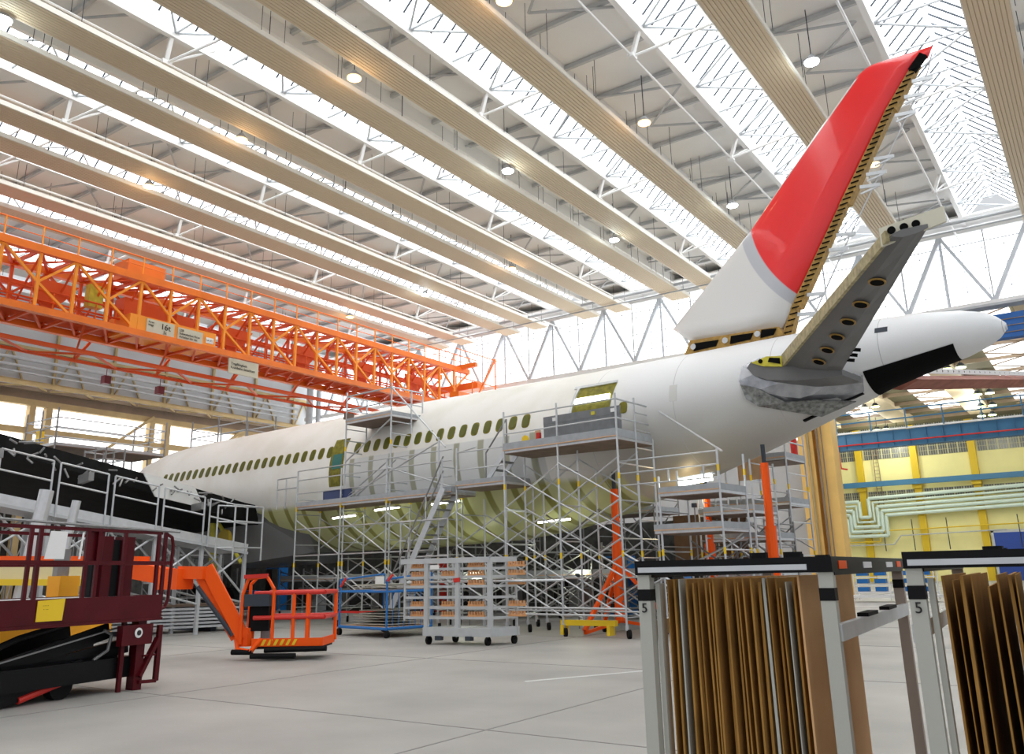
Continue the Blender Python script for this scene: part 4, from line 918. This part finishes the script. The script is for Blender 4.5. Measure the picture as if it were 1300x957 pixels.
# ================================================================== BOOM LIFT (orange basket)
bl = thing('boom_lift', 'orange boom lift arm ending in a low railed basket', 'lift', (-16,12,0))
MB().bar((-24.3,9.2,1.98), (-18.1,10.9,1.86), .34, .5).build('boom', 'cream', bl)
MB().bar((-24.3,9.17,2.28), (-17.6,11.0,2.10), .36, .12).build('boom_stripe', 'lor', bl)
MB().bar((-24.3,9.1,1.72), (-18.4,10.75,1.62), .3, .14).build('boom_edge', 'yel', bl)
J = V((-17.2,11.15,1.72))
MB().bar((-18.2,10.9,1.92), (-16.9,11.2,1.72), .3, .34).box((-16.75,11.25,1.66), (.7,.4,.42)).build('knuckle', 'lor', bl)
MB().bar((-16.6,11.3,1.80), (-16.0,11.5,1.78), .34, .26).bar((-16.05,11.5,1.9), (-15.45,12.1,.45), .2, .26).bar((-16.15,11.42,1.68), (-15.6,12.0,.42), .14, .14).build('jib', 'lor', bl)
MB().tube((-16.1,11.35,1.5), (-15.55,11.9,.5), .05).build('jib_cylinder', 'bar', bl)
# basket, local axes
bo = V((-15.5,12.05,.22)); bx = V((.84,.54,0)).normalized(); by = V((-.54,.84,0))
def K(x, y, z): return bo+bx*x+by*y+V((0,0,z))
MB().prism([K(.35,-.1,0), K(1.75,-.1,0), K(1.75,.9,0), K(.35,.9,0)], (0,0,.05)).build('basket_floor', 'black', bl)
MB().bar(K(.3,-.12,.13), K(1.78,-.12,.13), .04, .16).bar(K(1.78,-.12,.13), K(1.78,.9,.13), .04, .16).build('toe_board', 'lor', bl)
hz = MB()
for i in range(6): hz.prism([K(.5+.13*i,-.145,.07), K(.56+.13*i,-.145,.07), K(.62+.13*i,-.145,.19), K(.56+.13*i,-.145,.19)], by*-.006)
hz.build('hazard_stripes', 'yel', bl)
for p_, q_ in ((K(-.1,-.15,-.05), K(.35,-.2,-.05)), (K(.35,-.3,-.12), K(1.3,-.35,-.12)), (K(.6,-.18,-.02), K(1.9,-.18,.0))): MB().tube(p_, q_, .055, 8).build('bumper', 'black', bl)
for z in (.62,1.12):
    MB().path([K(.3,-.1,z), K(1.8,-.1,z), K(1.8,.9,z), K(.3,.9,z)], .045, 8).build('basket_rail', 'red', bl)
for x, y in ((1.15,-.1),(1.45,-.1),(1.8,.9),(.4,.9),(1.2,.9)): MB().tube(K(x,y,.1), K(x,y,1.12), .04, 8).build('basket_post', 'lor', bl)
MB().path([K(.05,-.12,.1), K(.05,-.12,1.1), K(.15,-.12,1.42), K(.55,-.12,1.46), K(.72,-.12,1.2), K(.72,-.12,.1)], .035, 8).path([K(.0,.5,.1), K(.0,.5,1.3), K(.15,.5,1.45)], .035, 8).build('console_guard', 'lor', bl)
MB().bar(K(.08,-.16,1.46), K(.58,-.16,1.48), .1, .08).build('guard_pad', 'red', bl)
MB().box(K(.36,-.0,.98), (.55,.3,.24), .57).build('control_box', 'bar', bl); MB().box(K(.38,.1,.6), (.42,.2,.5), .57).build('control_panel', 'black', bl)
MB().tube(K(.1,.1,.05), K(.1,.1,.42), .16, 12).path([K(-.1,0,.35), K(.0,-.1,.0), K(.3,-.2,-.05), K(.5,-.1,.2)], .05, 8).build('rotator', 'lor', bl)
MB().tube(K(.5,.2,.1), K(.5,.2,.4), .12, 10).build('hose_bundle', 'galvd', bl)
# chassis hidden to the left
MB().b2((-27.5,7.5,.5), (-24.3,9.8,1.4)).box((-24.6,9.1,1.8), (1.0,.8,1.1)).build('chassis', 'lor', bl)
for x in (-27,-24.8):
    for y in (7.4,9.9): MB().tube((x,y-.15,.45), (x,y+.15,.45), .45, 18).build('wheel', 'black', bl)

# ================================================================== SCISSOR LIFT (burgundy)
R0, L0 = V((-13.0,8.5,0)), V((-12.42,5.72,0)); ex = (L0-R0).normalized(); ey = V((-ex.y, ex.x, 0))
if ey.x > 0: ey = -ey      # away from the viewer
sc_ = thing('scissor_lift', 'burgundy scissor lift with railed platform in the left foreground', 'lift', tuple(R0))
def Q(l, d, z): return R0+ex*l+ey*d+V((0,0,z))
MB().bar(Q(0,0,1.24), Q(4.2,0,1.24), .06, .36).build('platform_beam', 'burg', sc_); MB().bar(Q(0,1.5,1.24), Q(4.2,1.5,1.24), .06, .36).bar(Q(0,0,1.24), Q(0,1.5,1.24), .06, .36).build('platform_beam', 'burg', sc_)
MB().prism([Q(0,0,1.38), Q(4.2,0,1.38), Q(4.2,1.5,1.38), Q(0,1.5,1.38)], (0,0,.03)).build('platform_floor', 'gsteel', sc_)
MB().bar(Q(0,-.035,1.05), Q(4.2,-.035,1.05), .05, .04).build('beam_flange', 'burg', sc_)
for d in (0, 1.5):
    MB().bar(Q(-.1,d,1.92), Q(4.2,d,1.92), .05, .06).build('mid_rail', 'burg', sc_)
    MB().bar(Q(.1,d,2.40), Q(4.2,d,2.42), .045, .05).build('top_rail', 'burg', sc_)
tag(MB().tube(Q(-.25,-.03,2.43), Q(4.2,-.03,2.52), .022).build('steel_tube', 'galvd'), 'thin grey tube resting along the top of the burgundy railing', 'tube')
for l in (.02,.16,.85,1.35,1.55,2.35,2.5,3.4,4.1): MB().bar(Q(l,0,1.4), Q(l,0,2.42), .05, .05, (0,1,0)).build('rail_post', 'burg', sc_)
for l in (.1,1.2,2.3,3.4): MB().bar(Q(l,1.5,1.4), Q(l,1.5,2.42), .05, .05, (0,1,0)).build('rail_post', 'burg', sc_)
MB().prism([Q(1.22,.03,1.95), Q(1.55,.03,1.95), Q(1.55,.03,2.40), Q(1.22,.03,2.40)], ey*.03).build('post_plate', 'burg', sc_)
MB().prism([Q(.18,.5,1.0), Q(.42,.5,1.0), Q(.42,.5,2.35), Q(.18,.5,2.35)], ey*.2).build('mast_plate', 'burg', sc_)
MB().prism([Q(.62,.5,1.0), Q(.8,.5,1.0), Q(.8,.5,2.35), Q(.62,.5,2.35)], ey*.2).build('mast_plate', 'burg', sc_)
MB().prism([Q(.43,.55,1.38), Q(.61,.55,1.38), Q(.61,.55,2.3), Q(.43,.55,2.3)], ey*.1).build('dark_mast', 'blackp', sc_)
MB().prism([Q(.84,.55,1.38), Q(.95,.55,1.38), Q(.95,.55,2.3), Q(.84,.55,2.3)], ey*.1).build('dark_mast', 'blackp', sc_)
MB().path([Q(-.02,0,2.38), Q(-.12,0,2.34), Q(-.16,0,2.2), Q(-.14,0,1.35), Q(-.08,0,1.22), Q(0,0,1.2)], .028, 8).build('end_rail', 'burg', sc_)
MB().prism([Q(1.98,-.06,1.97), Q(2.3,-.06,1.97), Q(2.24,-.06,2.36), Q(1.96,-.06,2.36)], ey*.01).build('notice', 'paper', sc_)
MB().prism([Q(1.70,-.06,1.97), Q(1.73,-.06,1.97), Q(1.70,-.06,2.36), Q(1.67,-.06,2.36)], ey*.01).build('notice', 'paper', sc_)
nt_ = MB().prism([Q(1.88,-.045,1.12), Q(2.3,-.045,1.12), Q(2.3,-.045,1.40), Q(1.86,-.045,1.42)], ey*.01).build('yellow_notice', 'yel', sc_)
text('. . . .\n .  . .', .05, Q(2.22,-.055,1.33), tuple(-ex), (0,0,1), 'ink', sc_)
# scissor arms and chassis
for l0, z0, l1, z1 in ((.7,.90,4.2,.10),(.3,.66,4.2,.12),(.5,.42,4.2,.45)):
    MB().bar(Q(l0,.35,z0), Q(l1,.35,z1), .08, .22).build('scissor_arm', 'blackp', sc_)
    MB().bar(Q(l0,1.2,z0), Q(l1,1.2,z1), .08, .22).build('scissor_arm', 'blackp', sc_)
MB().bar(Q(1.2,.28,.38), Q(3.4,.28,.02), .1, .3).build('scissor_arm', 'blackp', sc_)
MB().bar(Q(.6,.2,.95), Q(2.6,.2,.60), .03, .02).bar(Q(.8,.2,.45), Q(3.3,.2,.2), .03, .02).build('hose', 'galvd', sc_)
MB().path([Q(.9,.2,.92), Q(.75,.2,.85), Q(.8,.2,.62), Q(1.05,.2,.5)], .025, 8).build('hydraulic_hose', 'galvd', sc_)
MB().tube(Q(.9,.25,.38), Q(2.2,.25,.08), .05, 10).build('hydraulic_cylinder', 'red', sc_)
MB().path([Q(1.3,.25,1.1), Q(2.3,.25,.9), Q(2.6,.25,.8), Q(2.65,.25,.55)], .045, 8).build('black_hose', 'blackp', sc_)
MB().bar(Q(.32,.1,.0), Q(.32,.1,1.1), .2, .14, (0,1,0)).bar(Q(.62,.1,.0), Q(.62,.1,1.05), .06, .06, (0,1,0)).build('end_post', 'burg', sc_)
bxp = MB().bar(Q(.2,-.02,.83), Q(.8,-.02,.83), .12, .3).build('switch_box', 'burg', sc_)
MB().disc(Q(.5,-.09,.86), -ey, .075, .01, 18).build('round_sign', 'paper', bxp); MB().disc(Q(.5,-.1,.86), -ey, .04, .01, 12).build('sign_symbol', 'ink', bxp)
MB().bar(Q(.0,-.02,.95), Q(.0,-.02,.1), .07, .07, (0,1,0)).bar(Q(.35,-.02,.2), Q(.02,-.02,.75), .09, .06).bar(Q(.35,-.02,.12), Q(0,-.02,.1), .05, .05).bar(Q(.3,-.02,.5), Q(0,-.02,.5), .03, .03).build('access_step', 'burg', sc_)
MB().bar(Q(.25,.7,.35), Q(4.2,.7,.35), 1.1, .3).build('chassis', 'blackp', sc_)
for l in (1.5,3.6):
    for d in (.35,1.1): MB().tube(Q(l,d-.08,.2), Q(l,d+.08,.2), .2, 18).build('wheel', 'black', sc_)
# yellow machine behind
XF = Matrix.Translation(ex*-1.9)
ym = thing('yellow_lift', 'yellow platform machine behind the burgundy lift', 'lift', tuple(Q(2.5,2.6,0)))
MB().bar(Q(.9,2.3,.95), Q(4.8,2.3,.72), .3, .46).build('boom', 'amber', ym); MB().bar(Q(1.85,2.1,1.45), Q(2.25,2.1,1.45), .3, .6).build('turret', 'amber', ym)
MB().tube(Q(2.05,2.2,1.75), Q(2.05,2.2,2.2), .13, 10).build('hose_bundle', 'galvd', ym)
MB().b2(tuple(Q(1.2,2.2,.2)), tuple(Q(4.5,3.2,.6))).build('chassis', 'blackp', ym)
for l in (1.5,4.0): MB().tube(Q(l,2.3,.35), Q(l,2.6,.35), .35, 18).build('wheel', 'black', ym)
XF = None
tag(MB().bar(Q(2.9,.9,2.35), Q(2.55,.9,1.7), .07, .07).bar(Q(3.6,.9,2.4), Q(2.3,.9,1.45), .08, .08).build('orange_tube', 'orange'), 'slanting orange tube leaning inside the burgundy platform', 'tube')

# ================================================================== STACK OF SCAFFOLD DECKS ON THE FLOOR
for i in range(7):
    z = .18+.11*i; w_ = .06*(i % 2)
    tag(MB().bar(V((-26.6+w_,15.0,z)), V((-24.9-w_,19.0+w_,z)), 1.3, .07).build('scaffold_deck', 'alu' if i < 6 else 'wood'), ('lower aluminium deck in the floor stack behind the lift' if i < 6 else 'brown topmost deck of the floor stack behind the lift'), 'scaffold deck', 'decks stacked on the floor')
sk = MB()
for y in (15.6,18.2): sk.bar((-27.0,y,.07), (-24.8,y,.07), .2, .14)
tag(sk.build('stack_dolly', 'bar'), 'low dolly under the stack of aluminium decks', 'dolly')

# ================================================================== BLUE CART
bcx = thing('sheet_cart', 'blue tubular cart loaded with grey sheets', 'cart', (-17.6,18.6,0))
c0 = V((-19.1,18.35,0)); c1 = V((-16.75,17.85,0)); cd = V((.25,1.6,0))
C = [c0, c1, c1+cd, c0+cd]
for i, c in enumerate(C):
    MB().tube(c+V((0,0,.2)), c+V((0,0,1.55 if i in (0,1) else 1.7)), .03).build('post', 'blue', bcx)
    MB().tube(c+V((0,-.04,.1)), c+V((.02,.04,.1)), .1, 12).build('caster', 'black', bcx)
for z, r_ in ((.24,.045),(1.22,.035)):
    MB().path([c+V((0,0,z)) for c in C+[C[0]]], r_).build('frame', 'blue', bcx)
MB().tube(c1+V((0,0,1.55)), C[2]+V((0,0,1.7)), .03).tube(c0+V((0,0,1.55)), C[3]+V((0,0,1.7)), .03).build('end_hoop', 'blue', bcx)
MB().tube(c0+V((0,0,1.35)), c0+V((.12,.1,1.6)), .04).build('red_grip', 'red', bcx); MB().tube(c1+V((0,0,1.5)), c1+V((.12,.1,1.68)), .04).build('red_grip', 'red', bcx)
MB().prism([c+V((0,0,1.2)) for c in C], (0,0,.02)).build('shelf', 'ply', bcx); MB().prism([c+V((0,0,.26)) for c in C], (0,0,.02)).build('shelf', 'ply', bcx)
for i in range(7): MB().tube(C[1].lerp(C[2],(i+1)/8)+V((0,0,.24)), C[1].lerp(C[2],(i+1)/8)+V((0,0,1.22)), .01).build('mesh_wire', 'blue', bcx)
random.seed(11)
for i, z in enumerate((1.25,1.30,1.35,1.40,.31,.38,.45,.52,.60,.68)):
    a_ = .12+random.random()*.1; pts = [C[0].lerp(C[2],a_), C[1].lerp(C[3],a_+random.random()*.1), C[2].lerp(C[0],a_*.6), C[3].lerp(C[1],a_)]
    tag(MB().prism([p_+V((0,0,z+random.uniform(-.01,.03))) for p_ in pts], (0,0,.02)).build('metal_sheet', mat('sheet%d' % i, (.42,.41,.34) if i % 2 else (.5,.48,.42), .5)), ('grey sheet lying on the upper shelf of the blue cart' if i < 4 else 'grey sheet lying on the lower shelf of the blue cart'), 'sheet', 'sheets on the upper shelf of the blue cart' if i < 4 else 'sheets on the lower shelf of the blue cart')
MB().bar(c0+V((.55,.9,1.5)), c0+V((.95,.85,1.5)), .02, .26).build('paper_note', 'paper', bcx)

# ================================================================== SILVER TROLLEY
tv = thing('shelf_trolley', 'pale grey steel shelf trolley on castors in the middle foreground', 'trolley', (-13.5,17.1,0))
t0, t1 = V((-14.35,16.72,0)), V((-12.55,16.95,0)); td = V((-.22,1.25,0)) ; tdn = V((.22,.78,0))
def T(u, d, z): return t0.lerp(t1, u)+td*0+tdn*d+V((0,0,z))
M['tpaint'] = mat('trolley_paint', (.50,.52,.53), .45, noise=.06, nscale=5)
for u in (0,.5,1): 
    MB().bar(T(u,0,.35), T(u,0,2.0), .12, .08, (0,1,0)).build('post', 'tpaint', tv); MB().bar(T(u,1,.35), T(u,1,2.0), .05, .05, (0,1,0)).build('post', 'tpaint', tv)
MB().bar(T(-.42,.0,1.98), T(1.0,0,1.98), .1, .13).bar(T(1,0,1.98), T(1,1,1.98), .1, .13).bar(T(-.42,1,1.98), T(1,1,1.98), .05, .1).build('top_frame', 'tpaint', tv)
MB().bar(T(-.03,.0,.30), T(1.03,0,.30), .16, .2).bar(T(-.03,1,.30), T(1.03,1,.30), .1, .2).bar(T(1.0,0,.30), T(1.0,1,.30), .1, .2).bar(T(0,0,.30), T(0,1,.30), .1, .2).build('base_frame', 'tpaint', tv)
MB().prism([T(0,0,.36), T(1,0,.36), T(1,1,.36), T(0,1,.36)], (0,0,.03)).build('base_plate', 'tpaint', tv)
for u in (.25,.72): MB().box(T(u,-.1,.16), (.16,.14,.1)).build('fork_pocket', 'bar', tv)
for z in (.62,.86,1.10,1.36,1.58,1.78):
    MB().bar(T(-.38,.05,z), T(1,.05,z), .05, .06).bar(T(-.38,.95,z), T(1.0,.95,z), .04, .04).bar(T(1,0,z), T(1,1,z), .04, .06).build('shelf_bar', 'tpaint', tv)
MB().tube(T(-.55,.5,1.47), T(1.9,.5,1.47), .035).build('long_rod', 'alu', tv)
MB().bar(T(-.38,.05,.55), T(-.38,.05,1.9), .05, .05, (0,1,0)).bar(T(-.38,.95,.55), T(-.38,.95,1.9), .05, .05, (0,1,0)).build('wing_post', 'tpaint', tv)
for u, d in ((.04,0),(.96,0),(.04,1),(.96,1)):
    w_ = MB().tube(T(u,d,.1)+V((-.03,0,0)), T(u,d,.1)+V((.03,0,0)), .1, 16).build('caster', 'black', tv); MB().bar(T(u,d,.1), T(u,d,.22), .06, .06, (0,1,0)).build('caster_fork', 'gsteel', w_)
MB().bar(T(.08,-.05,1.83), T(.22,-.05,1.83), .01, .1).build('paper_note', 'paper', tv)
MB().bar(T(.46,-.06,1.5), T(.56,-.06,1.52), .03, .1).build('red_strap', 'red', tv)
def blk(u, z, n=6, d=.1):
    w_ = .09; b_ = MB().bar(T(u,d,z), T(u+.26,d,z), .05, .05)
    for i in range(n): b_.bar(T(u+.02+.26*i/n,d,z), T(u+.02+.26*i/n,d,z+.1), .035, .05, (0,1,0))
    return b_
BL = []
for z in (.67,.91,1.41,1.63,1.83):
    for u in (-.30,.2,.62,1.04):
        if (z, u) in ((1.83,.2),(1.41,.2)): continue
        BL.append((u, z))
for u, z in BL:
    sh = {.67:'lowest',.91:'second lowest',1.41:'third',1.63:'fourth',1.83:'highest'}[z]; pl_ = {-.30:'left wing',.2:'left bay',.62:'right bay',1.04:'right end'}[u]
    tag(blk(u, z, d=.1 if u < 1 else .6).build('notched_block', 'block'), 'copper brown notched support block on the %s shelf, %s of the grey trolley' % (sh, pl_), 'support block', 'notched blocks on the grey trolley')

# ================================================================== FOREGROUND RACKS
def rack(x0, x1, y0, y1, zt, label, sheets, seed, tilt=0, open_face=True, txt=None):
    o = thing('sheet_rack', label, 'rack', ((x0+x1)/2,(y0+y1)/2,0))
    pw = .07
    for x, y in ((x0,y0),(x1,y0),(x1,y1),(x0,y1)):
        m_ = 'gpost' if y == y0 else 'pillar'
        pp_ = MB().b2((x-pw/2,y-pw/2,.12), (x+pw/2,y+pw/2,zt-.05)).build('post', m_, o)
        MB().b2((x-pw/2-.002,y-pw/2-.003,zt-.21), (x+pw/2+.002,y+pw/2+.003,zt-.15)).build('black_band', 'blackp', pp_)
        MB().tube((x-.03,y,.07), (x+.03,y,.07), .07, 14).build('caster', 'black', o)
    MB().b2((x0-.04,y0-.05,zt-.075), (x1+.04,y0+.05,zt)).build('top_rail', 'blackp', o); MB().b2((x0-.04,y1-.05,zt-.075), (x1+.04,y1+.05,zt)).build('top_rail', 'blackp', o)
    MB().b2((x0-.04,y0,zt-.09), (x0+.04,y1,zt)).b2((x1-.04,y0,zt-.09), (x1+.04,y1,zt)).build('side_rail', 'blackp', o)
    MB().b2((x0-.02,y0-.056,zt-.062), (x1-.08,y0-.05,zt-.035)).build('alu_strip', 'alu', o)
    sl = MB(); x = x0+.04
    while x < x1-.04: sl.b2((x,y0+.02,zt-.02), (x+.008,y1,zt-.012)); x += .05
    sl.build('guide_wires', 'alu', o)
    for y in (y0+.9,y0+1.7): MB().tube((x0+.3 if txt else x1-.35,y,zt), (x0+.3 if txt else x1-.35,y,zt+.03), .05, 12).build('rubber_foot', 'black', o)
    MB().tube((x1-.2,y0+.2,zt), (x1-.2,y0+.2,zt+.03), .05, 12).tube((x1-.38,y0+.2,zt), (x1-.38,y0+.2,zt+.03), .05, 12).build('rubber_foot', 'black', o)
    zb = zt-.36; MB().bar((x1+.03,y0,zb), (x1+.03,y1,zb), .03, .08).bar((x0-.03,y0,zb), (x0-.03,y1,zb), .03, .08).build('cross_bar', 'alu', o)
    for y in (y0+.7,y0+1.5): MB().b2((x1+.0,y,zb+.04), (x1+.06,y+.35,zb+.06)).build('rubber_pad', 'black', o)
    MB().b2((x0,y0,.15), (x1,y1,.2)).build('base_tray', 'gsteel', o)
    MB().b2((x0+.045,y0+.02,.2), (x0+.07,y0+.1,zt-.12)).build('inner_strip', 'gpost', o)
    for y in (y0+.12,y1-.3): MB().b2((x1+.04,y,zt-.06), (x1+.045,y+.2,zt-.02)).build('orange_label', 'lor', o)
    for y in (y0+.85,y0+1.75): MB().b2((x1+.04,y,zt-.06), (x1+.045,y+.28,zt-.025)).build('white_label', 'paper', o)
    text(txt or '5', .07, (x0-.018,y0-pw/2-.003,zt-.27), (1,0,0), (0,0,1), 'ink', o)
    random.seed(seed)
    n = sheets; w = (x1-x0-.12)
    for i in range(n):
        x = x0+.09+w*(i+random.uniform(-.3,.3))/n; 
        hgt = zt-.10-random.choice((0,0,0,.03,.06,.12)) ; th = random.choice((.006,.01,.014,.02)); ln = random.uniform(-.03,.03)
        y_s = y0+.01+random.uniform(0,.06)
        if open_face and i == n-1: break
        b_ = MB().prism([(x,y_s,.2), (x+th,y_s,.2), (x+th+ln,y_s,hgt), (x+ln,y_s,hgt)], (0,y1-y0-.25,0))
        mt = 'cardd' if random.random() < .85 else ('gpost' if random.random() < .5 else 'card')
        tag(b_.build('cardboard_sheet', mt), 'thin sheet standing on edge among others inside '+('the left rack' if not txt or open_face else 'the right rack'), 'cardboard sheet', 'sheets standing in '+('the left rack' if open_face else 'the right rack'))
    return o
def turn(p, deg): p = V(p); return Matrix.Translation(p) @ Matrix.Rotation(math.radians(deg), 4, 'Z') @ Matrix.Translation(-p)
XF = turn((-1.21,4.44,0), 4.0)
rk = rack(-2.17,-1.21,4.44,7.0,1.70, 'left of two black topped racks of upright cardboard in the foreground', 0, 1)
def sheets(x0, x1, y0, yl, zt, n, seed, who, lean=0.):
    random.seed(seed)
    for i in range(n):
        x = x0+(x1-x0)*(i+.5+random.uniform(-.28,.28))/n; th = random.choice((.005,.008,.010,.014)); ln = random.uniform(-.012,.012)+lean
        top = zt-random.choice((0,0,0,0,.02,.05)); ys = y0+random.uniform(0,.05)
        mt = 'cardd' if random.random() < .9 else 'gpost'
        tag(MB().prism([(x-ln,ys,.2), (x+th-ln,ys,.2), (x+th,ys,top), (x,ys,top)], (0,yl,0)).build('cardboard_sheet', mt), 'thin brown sheet standing on edge inside the '+who, 'cardboard sheet', 'sheets standing in the '+who)
sheets(-2.07,-1.37,4.46,1.5,1.60, 22, 4, 'left foreground rack')
tag(MB().prism([(-1.36,4.46,.2), (-1.35,4.46,.2), (-1.35,4.46,1.61), (-1.36,4.46,1.61)], (0,1.45,0)).build('cardboard_sheet', 'card'), 'large smooth cardboard sheet showing its face at the right end of the left rack', 'cardboard sheet')
XF = turn((-.79,4.36,0), 4.0)
rk2 = rack(-.79,.35,4.36,6.9,1.71, 'right of two black topped sheet racks, cut by the picture edge', 0, 2, txt='5')
sheets(-.71,.32,4.38,1.5,1.60, 24, 9, 'right foreground rack')
XF = None
# ================================================================== DISTANT CARTS
for i, (x, y) in enumerate([(-9.9,44.2),(-8.0,44.4)]):
    o = thing('wire_cart', 'distant white wire shelf cart seen between the racks, '+('left one' if i == 0 else 'right one'), 'cart', (x,y,0))
    for dx in (-.8,.8):
        for dy in (-.4,.4): MB().tube((x+dx,y+dy,.1), (x+dx,y+dy,2.0), .03).build('post', 'white', o)
    for z in (.4,.75,1.1,1.5,1.9): MB().b2((x-.8,y-.45,z), (x+.8,y-.4,z+.05)).b2((x-.8,y+.4,z), (x+.8,y+.45,z+.05)).build('shelf', 'white', o)
    for z in (.48,.85,1.2,1.6):
        MB().b2((x-.7,y-.2,z), (x-.2,y+.2,z+.2)).b2((x+.1,y-.2,z), (x+.6,y+.2,z+.2)).build('load', 'blue', o)
    MB().b2((x-.95,y-.5,.2), (x+.95,y+.5,.32)).build('base', 'white', o)
for o in list(bpy.data.objects):
    if '_loc' in o: del o['_loc']
for o in list(bpy.data.objects):
    if o.type == 'MESH' and len(o.data.vertices) == 8 and not o.data.materials: bpy.data.objects.remove(o)
